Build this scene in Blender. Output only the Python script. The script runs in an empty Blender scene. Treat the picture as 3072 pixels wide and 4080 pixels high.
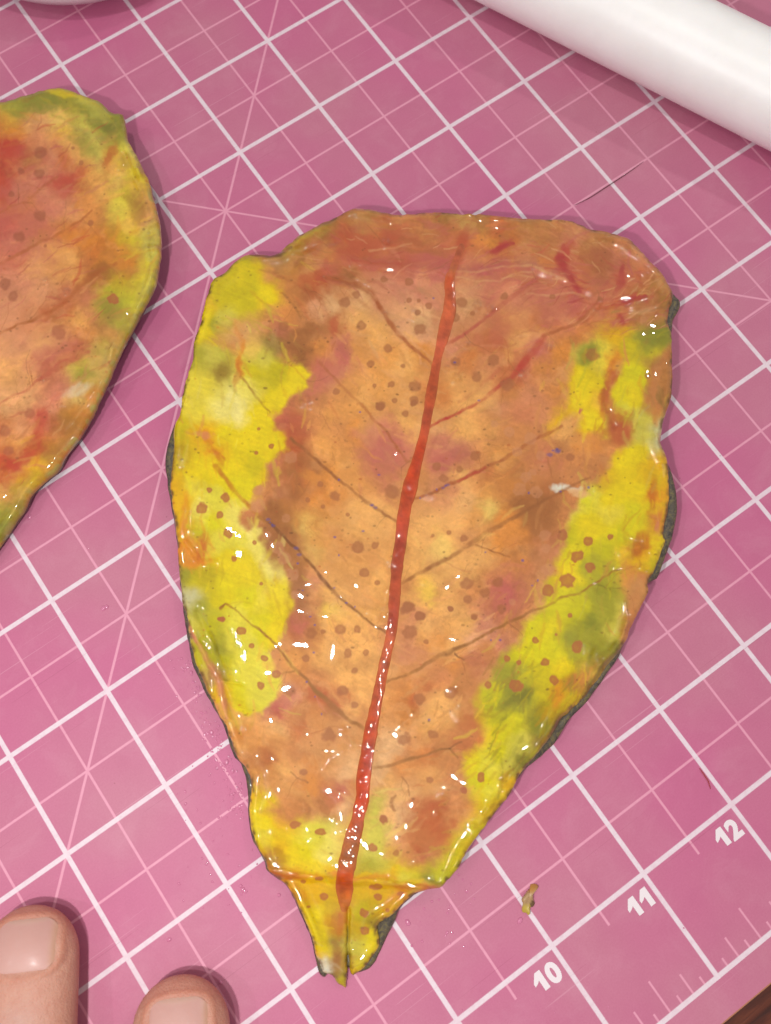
import bpy, bmesh, math, random
import numpy as np
from mathutils import Vector, Matrix
random.seed(7); rng = np.random.default_rng(7)
S = bpy.context.scene
C = S.collection

# ------------------------------------------------------------------ camera (1 unit = 1 inch, the squares of the mat)
F = 3603.05; CX, CY = 1536.0, 2040.0            # focal length and centre in photo pixels
RM = np.array([[0.8191675600591846, -0.5734475712488002, 0.011063072597132809],
               [-0.5543357521568734, -0.7965230983122025, -0.24137694117990718],
               [0.1472290135371106, 0.1915955032915624, -0.9703683737059201]])   # right, down, forward
CAM = np.array([9.75202697, 2.27940716, 8.34410661])
cd = bpy.data.cameras.new('camera'); cam = bpy.data.objects.new('camera', cd); C.objects.link(cam)
cd.sensor_fit = 'HORIZONTAL'; cd.sensor_width = 36.0; cd.lens = 36.0 * F / 3072.0
cd.clip_start = 0.1; cd.clip_end = 500
r_, d_, f_ = RM
cam.matrix_world = Matrix(((r_[0], -d_[0], -f_[0], CAM[0]), (r_[1], -d_[1], -f_[1], CAM[1]), (r_[2], -d_[2], -f_[2], CAM[2]), (0, 0, 0, 1)))
cd.dof.use_dof = True; cd.dof.focus_distance = 8.35; cd.dof.aperture_fstop = 0.62
S.camera = cam
S.view_settings.view_transform = 'Standard'; S.view_settings.look = 'None'
S.view_settings.exposure = 0.0; S.view_settings.gamma = 1.0
S.render.resolution_x = 771; S.render.resolution_y = 1024

# ------------------------------------------------------------------ light: the phone's lamp just left of the lens, a dim room, three small unseen lights added for fill and glints
W = bpy.data.worlds.new('World'); S.world = W; W.use_nodes = True
W.node_tree.nodes['Background'].inputs[0].default_value = (1.0, 0.93, 0.90, 1)
W.node_tree.nodes['Background'].inputs[1].default_value = 0.465

def lamp(name, kind, loc, power, size, col=(1, 1, 1), target=None):
    l = bpy.data.lights.new(name, kind); l.energy = power; l.color = col
    if kind == 'AREA': l.shape = 'DISK'; l.size = size
    else: l.shadow_soft_size = size
    o = bpy.data.objects.new(name, l); C.objects.link(o); o.location = loc
    if target is not None:
        o.rotation_euler = (Vector(target) - Vector(loc)).to_track_quat('-Z', 'Y').to_euler()
    return o
flash_pos = CAM - 2.7 * RM[0] + 1.9 * RM[1] - 2.3 * RM[2]
lamp('phone_lamp', 'POINT', flash_pos, 2380, 0.24, (1.0, 0.985, 0.97))
lamp('fill_light', 'AREA', (8.0, 5.5, 46), 4050, 1.4, (1.0, 0.98, 0.95), (10, 4, 0))  # unseen overhead light, added as fill whose shadows stay hidden
lamp('fill_light', 'AREA', (44, 12, 36), 2150, 1.6, (1.0, 0.97, 0.93), (11, 5, 0))  # unseen side light, added to brighten the tube and give the mat sheen
lamp('glint_light', 'AREA', (-12, 13, 38), 1500, 1.1, (0.98, 0.98, 1.0), (10, 5, 0))  # unseen light, added for glints on the glossy leaves

# ------------------------------------------------------------------ projection helpers
def proj(P):
    P = np.asarray(P, float); Y = (P - CAM) @ RM.T
    return np.stack([CX + F * Y[..., 0] / Y[..., 2], CY + F * Y[..., 1] / Y[..., 2]], -1)
def unp(px, py, z):
    px = np.asarray(px, float); py = np.asarray(py, float)
    D = np.stack([(px - CX) / F, (py - CY) / F, np.ones_like(px)], -1) @ RM
    t = (np.asarray(z) - CAM[2]) / D[..., 2]
    return CAM + t[..., None] * D

# ------------------------------------------------------------------ small tools
ALB = 0.84       # the lamps are set a little strong, so the surfaces are this much darker than they look
def lin(c):
    c = np.asarray(c, float) / 255.0
    return ALB * np.where(c <= 0.04045, c / 12.92, ((c + 0.055) / 1.055) ** 2.4)
def white(v): return (v, v * .985, v * .965, 1.0)
def sm(a, b, x):
    t = np.clip((x - a) / (b - a), 0, 1); return t * t * (3 - 2 * t)
_T = rng.random((256, 256))
def vnoise(x, y, sd=0):
    x = x + sd * 17.13; y = y + sd * 9.71
    xi = np.floor(x).astype(int); yi = np.floor(y).astype(int); fx = x - xi; fy = y - yi
    fx = fx * fx * fx * (fx * (fx * 6 - 15) + 10); fy = fy * fy * fy * (fy * (fy * 6 - 15) + 10)
    a = _T[yi & 255, xi & 255]; b = _T[yi & 255, (xi + 1) & 255]; c = _T[(yi + 1) & 255, xi & 255]; d = _T[(yi + 1) & 255, (xi + 1) & 255]
    return (a + (b - a) * fx) * (1 - fy) + (c + (d - c) * fx) * fy
def fbm(x, y, sc, o=4, sd=0):
    s = 0; a = 1; n = 0
    for i in range(o):
        s = s + a * (vnoise(x / sc, y / sc, sd + i * 3.7) * 2 - 1); n += a; a *= 0.5; sc *= 0.5
    return s / n * 1.6

def tag(o, label=None, cat=None, group=None, kind=None):
    if label: o['label'] = label
    if cat: o['category'] = cat
    if group: o['group'] = group
    if kind: o['kind'] = kind
    return o
def empty(name, loc, label, cat, group=None):
    o = bpy.data.objects.new(name, None); C.objects.link(o); o.location = loc; o.empty_display_size = 0.3
    return tag(o, label, cat, group)
def mesh_obj(name, V, Fc, mat, parent=None, smooth=True, col=None):
    me = bpy.data.meshes.new(name); me.from_pydata([tuple(v) for v in V] if not isinstance(V, np.ndarray) else V.tolist(), [], Fc)
    me.validate()
    if smooth: me.polygons.foreach_set('use_smooth', [True] * len(me.polygons))
    if col is not None:
        a = me.color_attributes.new('paint', 'FLOAT_COLOR', 'POINT')
        a.data.foreach_set('color', np.concatenate([col, np.ones((len(col), 1))], 1).astype(np.float32).ravel())
    me.update()
    for m in (mat if isinstance(mat, list) else [mat]): me.materials.append(m)
    o = bpy.data.objects.new(name, me); C.objects.link(o)
    if parent is not None:
        o.parent = parent; o.matrix_parent_inverse = Matrix.Translation(-Vector(parent.location))
    return o

# ------------------------------------------------------------------ node helpers
class NT:
    def __init__(s, name):
        s.m = bpy.data.materials.new(name); s.m.use_nodes = True; s.t = s.m.node_tree; s.n = s.t.nodes
        s.b = s.n['Principled BSDF']
    def new(s, k, **kw):
        n = s.n.new(k)
        for a, v in kw.items(): setattr(n, a, v)
        return n
    def lk(s, a, b): s.t.links.new(a, b)
    def put(s, sock, v):
        if hasattr(v, 'links') or hasattr(v, 'is_linked'): s.lk(v, sock)
        else: sock.default_value = v
    def M(s, op, a, b=None, c=None):
        n = s.new('ShaderNodeMath', operation=op)
        for i, v in enumerate((a, b, c)):
            if v is not None: s.put(n.inputs[i], v)
        return n.outputs[0]
    def step(s, x, lo, hi):                       # 1 below lo, 0 above hi
        n = s.new('ShaderNodeMapRange', interpolation_type='SMOOTHSTEP'); s.put(n.inputs[0], x)
        n.inputs[1].default_value = lo; n.inputs[2].default_value = hi; n.inputs[3].default_value = 1; n.inputs[4].default_value = 0
        return n.outputs[0]
    def mix(s, f, a, b, mode='MIX'):
        n = s.new('ShaderNodeMix', data_type='RGBA', blend_type=mode)
        s.put(n.inputs[0], f)
        for i, v in ((6, a), (7, b)):
            if isinstance(v, tuple): n.inputs[i].default_value = (*v[:3], 1)
            else: s.lk(v, n.inputs[i])
        return n.outputs[2]
    def noise(s, sc, det=4, rough=0.55, vec=None, dist=0.0):
        n = s.new('ShaderNodeTexNoise'); n.inputs['Scale'].default_value = sc; n.inputs['Detail'].default_value = det
        n.inputs['Roughness'].default_value = rough; n.inputs['Distortion'].default_value = dist
        if vec is not None: s.lk(vec, n.inputs['Vector'])
        return n.outputs['Fac']
    def ramp(s, f, stops):
        n = s.new('ShaderNodeValToRGB'); s.lk(f, n.inputs[0]); e = n.color_ramp.elements
        while len(e) < len(stops): e.new(0.5)
        for q, (p, c) in zip(e, stops): q.position = p; q.color = (*c[:3], 1) if isinstance(c, (tuple, list, np.ndarray)) else (c, c, c, 1)
        return n.outputs[0]
    def bump(s, h, st, dist=0.01, base=None):
        n = s.new('ShaderNodeBump'); n.inputs['Strength'].default_value = st; n.inputs['Distance'].default_value = dist
        s.lk(h, n.inputs['Height'])
        if base is not None: s.lk(base, n.inputs['Normal'])
        return n.outputs[0]
    def obj(s): return s.new('ShaderNodeTexCoord').outputs['Object']
def L(*c): return tuple(float(v) for v in lin(c))

# ------------------------------------------------------------------ setting: table top and cutting mat
wd = NT('dark_wood'); tc = wd.obj()
mp = wd.new('ShaderNodeMapping'); wd.lk(tc, mp.inputs[0]); mp.inputs['Scale'].default_value = (1, 9, 1); mp.inputs['Rotation'].default_value = (0, 0, 0.5)
g = wd.noise(1.6, 8, 0.62, mp.outputs[0], 0.6)
wd.lk(wd.ramp(g, [(0.3, L(52, 20, 14)), (0.55, L(92, 40, 24)), (0.75, L(120, 60, 36))]), wd.b.inputs['Base Color'])
wd.b.inputs['Roughness'].default_value = 0.35; wd.lk(wd.bump(g, 0.25, 0.02), wd.b.inputs['Normal'])
t = mesh_obj('table_top', [(-14, -16, -0.13), (42, -16, -0.13), (42, 34, -0.13), (-14, 34, -0.13)], [(0, 1, 2, 3)], wd.m, smooth=False)
tag(t, kind='structure')

mt = NT('mat_vinyl'); tc = mt.obj()
sp = mt.new('ShaderNodeSeparateXYZ'); mt.lk(tc, sp.inputs[0]); U, V = sp.outputs[0], sp.outputs[1]
e = 0.005
def near_int(x, k=1.0, off=0.0):                  # distance to the nearest multiple of 1/k (+off)
    a = mt.M('ADD', mt.M('MULTIPLY', x, k), 0.5 - off * k); a = mt.M('FRACT', a); a = mt.M('ABSOLUTE', mt.M('SUBTRACT', a, 0.5)); return mt.M('DIVIDE', a, k)
def band(d, h): return mt.step(d, h - e, h + e)
def AND(*a):
    r = a[0]
    for b in a[1:]: r = mt.M('MULTIPLY', r, b)
    return r
def OR(*a):
    r = a[0]
    for b in a[1:]: r = mt.M('MAXIMUM', r, b)
    return r
above = lambda x, v: mt.M('GREATER_THAN', x, v)
below = lambda x, v: mt.M('LESS_THAN', x, v)
inU = AND(above(U, -0.02), below(U, 24.02)); inV = AND(above(V, -1.021), below(V, 17.02))
major = AND(OR(band(near_int(U), 0.021), band(near_int(V), 0.021)), inU, inV)
minor = OR(AND(band(near_int(U, 1, 0.5), 0.0105), above(V, -0.155)), AND(band(near_int(V, 1, 0.5), 0.0105), above(V, 0.2)))
dg1 = AND(band(mt.M('MULTIPLY', mt.M('ABSOLUTE', mt.M('SUBTRACT', mt.M('SUBTRACT', U, V), 4.0)), 0.7071), 0.0115), above(V, 0.0))
dg2 = AND(band(mt.M('MULTIPLY', mt.M('ABSOLUTE', mt.M('SUBTRACT', mt.M('ADD', U, V), 19.0)), 0.7071), 0.0095), above(V, 0.0))
ticks = OR(AND(band(near_int(U, 8), 0.0085), below(V, -0.91)), AND(band(near_int(U, 4), 0.0085), below(V, -0.80)), AND(band(near_int(U, 2), 0.0085), below(V, -0.69)))
minor = AND(OR(minor, dg1, dg2, AND(ticks, above(V, -1.0))), inU, inV)
big = mt.noise(0.55, 3, 0.5, tc); fine = mt.noise(60, 3, 0.7, tc); mid = mt.noise(3.0, 4, 0.6, tc)
base = mt.mix(mt.ramp(big, [(0.35, 0.0), (0.65, 1.0)]), L(206, 110, 149), L(204, 128, 151))
base = mt.mix(mt.M('MULTIPLY', mt.ramp(mid, [(0.45, 0.0), (0.72, 1.0)]), 0.2), base, L(188, 98, 134))
base = mt.mix(mt.M('MULTIPLY', mt.ramp(fine, [(0.35, 0.0), (0.7, 1.0)]), 0.22), base, L(180, 88, 122))
wear = mt.ramp(mt.noise(14, 5, 0.7, tc), [(0.3, 0.78), (0.55, 1.0)])
c1 = mt.mix(mt.M('MULTIPLY', minor, mt.M('MULTIPLY', wear, 0.88)), base, L(240, 166, 190))
c2 = mt.mix(mt.M('MULTIPLY', major, mt.M('MULTIPLY', wear, 0.97)), c1, L(240, 224, 232))
# fine scratches and dirt specks
def scratches(rot, sc, lo, seedv):
    mp = mt.new('ShaderNodeMapping'); mt.lk(tc, mp.inputs[0]); mp.inputs['Rotation'].default_value = (0, 0, rot); mp.inputs['Scale'].default_value = (0.35, sc, 1); mp.inputs['Location'].default_value = (seedv, seedv, 0)
    return mt.ramp(mt.noise(1.6, 2, 0.5, mp.outputs[0], 0.15), [(lo, 0.0), (lo + 0.03, 1.0)])
c2 = mt.mix(mt.M('MULTIPLY', scratches(0.9, 34, 0.70, 2.0), 0.3), c2, L(232, 170, 190)); c2 = mt.mix(mt.M('MULTIPLY', scratches(-0.3, 40, 0.71, 7.0), 0.3), c2, L(150, 70, 96))
c2 = mt.mix(mt.M('MULTIPLY', mt.ramp(mt.noise(2.2, 6, 0.7, tc, 0.5), [(0.5, 0.0), (0.75, 1.0)]), 0.22), c2, L(224, 160, 180))
vor = mt.new('ShaderNodeTexVoronoi'); vor.inputs['Scale'].default_value = 3.3; mt.lk(tc, vor.inputs['Vector'])
speck = AND(mt.step(vor.outputs['Distance'], 0.012, 0.03), above(mt.noise(1.3, 2, 0.5, tc), 0.5))
c3 = mt.mix(mt.M('MULTIPLY', speck, 0.45), c2, L(140, 62, 76))
mt.lk(c3, mt.b.inputs['Base Color'])
mt.b.inputs['Roughness'].default_value = 0.52; mt.b.inputs['Specular IOR Level'].default_value = 0.35
mt.lk(mt.bump(mt.noise(120, 2, 0.6, tc), 0.12, 0.004), mt.b.inputs['Normal'])
me_ = NT('mat_cut_edge'); me_.b.inputs['Base Color'].default_value = (*L(196, 130, 98), 1); me_.b.inputs['Roughness'].default_value = 0.6
def rounded_plate(x0, x1, y0, y1, r, z0, z1, bev, n=8):
    out = []
    for cx, cy, a0 in ((x1 - r, y1 - r, 0), (x0 + r, y1 - r, 90), (x0 + r, y0 + r, 180), (x1 - r, y0 + r, 270)):
        for k in range(n + 1):
            a = math.radians(a0 + 90 * k / n); out.append((cx, cy, math.cos(a), math.sin(a)))
    Vv, Ff = [], []
    rings = [(r - bev, z1), (r - bev * .3, z1 - bev * .3), (r, z1 - bev), (r, z0)]
    for rr, z in rings: Vv += [(cx + rr * a, cy + rr * b, z) for cx, cy, a, b in out]
    N = len(out); Ff.append(tuple(range(N)))
    for k in range(3):
        for i in range(N): Ff.append((k * N + i, k * N + N + i, k * N + N + (i + 1) % N, k * N + (i + 1) % N))
    return Vv, Ff
Vv, Ff = rounded_plate(-1.3, 25.3, -1.31, 18.3, 0.35, -0.125, 0.0, 0.018)
mat_o = mesh_obj('cutting_mat', Vv, Ff, [mt.m, me_.m], smooth=False)
for i, p in enumerate(mat_o.data.polygons):
    if i > 0: p.material_index = 1
tag(mat_o, 'pink cutting mat with a white inch grid, lying under everything on the dark table', 'cutting mat')

ink = NT('white_print'); ink.b.inputs['Base Color'].default_value = (*L(244, 232, 236), 1); ink.b.inputs['Roughness'].default_value = 0.55
def digit(ch):
    if ch == '1':
        me = bpy.data.meshes.new('digit'); me.from_pydata([(x, y, .0008) for x, y in ((.05, 0), (.098, 0), (.098, .15), (.05, .15), (.05, .088), (.05, .118), (0, .088), (0, .062), (.034, .076))], [], [(0, 1, 2, 3), (6, 7, 8, 4), (6, 4, 3)]); return me, .118
    cu = bpy.data.curves.new('digit', 'FONT'); cu.body = ch; cu.size = 0.205; cu.offset = 0.011; cu.extrude = 0.0008; cu.resolution_u = 5
    tmp = bpy.data.objects.new('digit', cu); C.objects.link(tmp); bpy.context.view_layer.update()
    me = bpy.data.meshes.new_from_object(tmp.evaluated_get(bpy.context.evaluated_depsgraph_get())); bpy.data.objects.remove(tmp); return me, .135
for num in range(7, 15):
    bmn = bmesh.new(); x = 0.0
    for ch in str(num):
        me, adv = digit(ch); n0 = len(bmn.verts); bmn.from_mesh(me); bmn.verts.ensure_lookup_table()
        vs = bmn.verts[n0:]; xs = [v.co.x for v in vs]; x0 = min(xs)
        for v in vs: v.co.x += x - x0
        x += (max(xs) - x0) + .022
    for v in bmn.verts: v.co.x = (v.co.x - x) * 1.08; v.co.y *= 1.08
    me = bpy.data.meshes.new('printed_number'); bmn.to_mesh(me); bmn.free(); me.materials.append(ink.m)
    o = bpy.data.objects.new('printed_number', me); C.objects.link(o); o.location = (num - 0.035, -0.245, 0.0014); o.parent = mat_o
    o['label'] = 'white printed number %d' % num

# ------------------------------------------------------------------ paint palette (colours of the clay; w also paints a highlight)
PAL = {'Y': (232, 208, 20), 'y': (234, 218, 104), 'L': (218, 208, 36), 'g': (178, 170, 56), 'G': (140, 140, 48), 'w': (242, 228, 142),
       'o': (236, 172, 88), 'O': (222, 142, 50), 'b': (205, 134, 70), 'B': (156, 96, 44), 'K': (112, 72, 34), 'r': (190, 94, 44), 'R': (192, 66, 48),
       'p': (214, 136, 102), 'P': (196, 100, 90), 't': (228, 176, 116), 'm': (160, 112, 40), 'k': (78, 66, 52), 'D': (112, 104, 38), 'C': (176, 52, 56), 's': (226, 222, 200)}
def colour(tok):
    return np.mean([lin(PAL[c]) for c in tok], 0)

class Canvas:
    """a sheet of colours and one of heights, addressed by the photograph's pixels; the leaf meshes read both"""
    def __init__(s, x0, y0, x1, y1, st=2):
        s.x0, s.y0, s.st = x0, y0, st
        s.xs = np.arange(x0, x1, st); s.ys = np.arange(y0, y1, st)
        s.X, s.Y = np.meshgrid(s.xs.astype(float), s.ys.astype(float))
        s.rgb = np.zeros(s.X.shape + (3,)); s.h = np.zeros(s.X.shape)
        s.WX = s.X + 16 * fbm(s.X, s.Y, 90, 4, 1) + 5 * fbm(s.X, s.Y, 18, 2, 5); s.WY = s.Y + 16 * fbm(s.X, s.Y, 90, 4, 2) + 5 * fbm(s.X, s.Y, 18, 2, 6)
    def sample(s, A, x, y, x0=None, y0=None, st=None):
        x0 = s.x0 if x0 is None else x0; y0 = s.y0 if y0 is None else y0; st = st or s.st
        gx = np.clip((x - x0) / st, 0, A.shape[1] - 1.001); gy = np.clip((y - y0) / st, 0, A.shape[0] - 1.001)
        ix = gx.astype(int); iy = gy.astype(int); fx = gx - ix; fy = gy - iy
        if A.ndim == 3: fx = fx[..., None]; fy = fy[..., None]
        return (A[iy, ix] * (1 - fx) + A[iy, ix + 1] * fx) * (1 - fy) + (A[iy + 1, ix] * (1 - fx) + A[iy + 1, ix + 1] * fx) * fy
    def coarse(s, st):
        return np.meshgrid(np.arange(s.x0 - 40, s.xs[-1] + 60, st).astype(float), np.arange(s.y0 - 40, s.ys[-1] + 60, st).astype(float))
    def shepard(s, pts, vals, power=2.2, eps=30.0, st=10, warp=True):
        gx, gy = s.coarse(st); sh = gx.shape; gx = gx.ravel(); gy = gy.ravel()
        pts = np.asarray(pts, float); vals = np.asarray(vals, float)
        num = np.zeros((len(gx), vals.shape[1])); den = np.zeros(len(gx))
        for i in range(len(pts)):
            w = ((gx - pts[i, 0]) ** 2 + (gy - pts[i, 1]) ** 2 + eps * eps) ** (-power)
            den += w; num += w[:, None] * vals[i]
        A = (num / den[:, None]).reshape(sh + (vals.shape[1],))
        return s.sample(A, s.WX if warp else s.X, s.WY if warp else s.Y, s.x0 - 40, s.y0 - 40, st)
    def polymask(s, poly, soft=5, jag=8):
        gx, gy = s.coarse(8); D = sdf(poly, gx.ravel(), gy.ravel()).reshape(gx.shape)
        x = s.X + jag * fbm(s.X, s.Y, 42, 3, 11); y = s.Y + jag * fbm(s.X, s.Y, 42, 3, 12)
        d = s.sample(D, x, y, s.x0 - 40, s.y0 - 40, 8)
        if callable(soft): soft = soft(s.X, s.Y)
        t_ = np.clip((d + soft) / (2 * soft), 0, 1); return 1 - t_ * t_ * (3 - 2 * t_)
    def box(s, xa, ya, xb, yb):
        i0 = max(0, int((xa - s.x0) // s.st)); i1 = min(len(s.xs), int((xb - s.x0) // s.st) + 2)
        j0 = max(0, int((ya - s.y0) // s.st)); j1 = min(len(s.ys), int((yb - s.y0) // s.st) + 2)
        return (slice(j0, j1), slice(i0, i1)) if i1 > i0 and j1 > j0 else None
    def mixin(s, sl, a, col):
        s.rgb[sl] = s.rgb[sl] * (1 - a[..., None]) + np.asarray(col) * a[..., None]
    def smear(s, cx, cy, rx, ry, ang, tok, al):
        R = max(rx, ry) * 1.7 + 20; sl = s.box(cx - R, cy - R, cx + R, cy + R)
        if sl is None: return
        x = s.WX[sl] - cx; y = s.WY[sl] - cy; a = math.radians(ang); u = x * math.cos(a) + y * math.sin(a); v = -x * math.sin(a) + y * math.cos(a)
        q = np.sqrt((u / rx) ** 2 + (v / ry) ** 2) + 0.35 * fbm(s.X[sl], s.Y[sl], 40, 3, 21)
        s.mixin(sl, al * (1 - sm(0.35, 1.35, q)), colour(tok))
    def dot(s, cx, cy, rx, ry, tok, al, soft=0.16):
        R = max(rx, ry) + 8; sl = s.box(cx - R, cy - R, cx + R, cy + R)
        if sl is None: return
        x = s.X[sl] - cx; y = s.Y[sl] - cy
        q = np.sqrt((x / rx) ** 2 + (y / ry) ** 2) + 0.22 * fbm(s.X[sl], s.Y[sl], 18, 2, 31)
        col = colour(tok) if isinstance(tok, str) else tok
        s.mixin(sl, al * (1 - sm(1 - soft, 1 + soft, q)) * (0.85 + 0.15 * sm(0, 1, q)), col)
    def dist_line(s, pts, wd, R):
        pts = np.asarray(pts, float); w = np.full(len(pts), wd, float) if np.isscalar(wd) else np.asarray(wd, float)
        sl = s.box(pts[:, 0].min() - R, pts[:, 1].min() - R, pts[:, 0].max() + R, pts[:, 1].max() + R)
        if sl is None: return None, None
        x = s.X[sl] + 3.0 * fbm(s.X[sl], s.Y[sl], 30, 2, 41); y = s.Y[sl] + 3.0 * fbm(s.X[sl], s.Y[sl], 30, 2, 42)
        best = np.full(x.shape, 1e9)
        for (a, b, wa, wb) in zip(pts[:-1], pts[1:], w[:-1], w[1:]):
            ab = b - a; t = np.clip(((x - a[0]) * ab[0] + (y - a[1]) * ab[1]) / (ab @ ab + 1e-9), 0, 1)
            d = np.hypot(x - a[0] - t * ab[0], y - a[1] - t * ab[1]) / ((wa + (wb - wa) * t) / 2)
            best = np.minimum(best, d)
        return sl, best
    def stroke(s, pts, wd, tok, al, soft=0.6, groove=0.0):
        W2 = np.max(wd); sl, q = s.dist_line(pts, wd, W2 * 1.6 + 10)
        if sl is None: return
        n = 0.75 + 0.35 * fbm(s.X[sl], s.Y[sl], 36, 3, 51)
        if tok: s.mixin(sl, np.clip(al * n * (1 - sm(1 - soft, 1 + soft, q)), 0, 1), colour(tok))
        if groove: s.h[sl] -= groove * np.exp(-q * q * 0.9)
    def ridge(s, pts, wd, amp):
        sl, q = s.dist_line(pts, wd, np.max(wd) * 2.2)
        if sl is not None: s.h[sl] += amp * np.exp(-q * q)
    def bead(s, cx, cy, r, amp=None):
        if amp is None:      # a resin bead steep enough to catch the lamp
            P = unp(cx, cy, 0.3); sl_ = np.hypot(*(P - (CAM + flash_pos) / 2)[:2]) / 8.0; amp = min(max(.16, 1.25 * sl_), .9) * (r / F * np.linalg.norm(P - CAM)) / .86
        sl = s.box(cx - 3 * r, cy - 3 * r, cx + 3 * r, cy + 3 * r)
        if sl is not None: s.h[sl] += amp * np.exp(-((s.X[sl] - cx) ** 2 + (s.Y[sl] - cy) ** 2) / (r * r))

def sdf(poly, px, py, chunk=60000):
    poly = np.asarray(poly, float); a = poly; b = np.roll(poly, -1, 0); out = np.empty(len(px))
    for k in range(0, len(px), chunk):
        x = px[k:k + chunk, None]; y = py[k:k + chunk, None]
        ab = b - a; t = np.clip(((x - a[:, 0]) * ab[:, 0] + (y - a[:, 1]) * ab[:, 1]) / ((ab ** 2).sum(1) + 1e-12), 0, 1)
        d = np.sqrt(((x - a[:, 0] - t * ab[:, 0]) ** 2 + (y - a[:, 1] - t * ab[:, 1]) ** 2).min(1))
        c = ((a[:, 1] > y) != (b[:, 1] > y)) & (x < ab[:, 0] * (y - a[:, 1]) / (ab[:, 1] + 1e-12) + a[:, 0])
        out[k:k + chunk] = np.where(c.sum(1) % 2 == 1, -d, d)
    return out
def smooth_poly(P, step=14, jag=1.5, sd=0, tens=0.5):
    P = np.asarray(P, float); n = len(P); out = []
    for i in range(n):
        p0, p1, p2, p3 = P[i - 1], P[i], P[(i + 1) % n], P[(i + 2) % n]
        m = max(1, int(np.hypot(*(p2 - p1)) / step)); 
        for k in range(m):
            t = k / m; m1 = (p2 - p0) * tens; m2 = (p3 - p1) * tens
            lim = np.hypot(*(p2 - p1)) * 1.2
            for mm in (m1, m2):
                l = np.hypot(*mm)
                if l > lim: mm *= lim / l
            out.append((2 * t**3 - 3 * t**2 + 1) * p1 + (t**3 - 2 * t**2 + t) * m1 + (-2 * t**3 + 3 * t**2) * p2 + (t**3 - t**2) * m2)
    out = np.array(out)
    out += jag * np.stack([fbm(out[:, 0], out[:, 1], 22, 2, sd), fbm(out[:, 0], out[:, 1], 22, 2, sd + 5)], 1)
    return out

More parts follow.
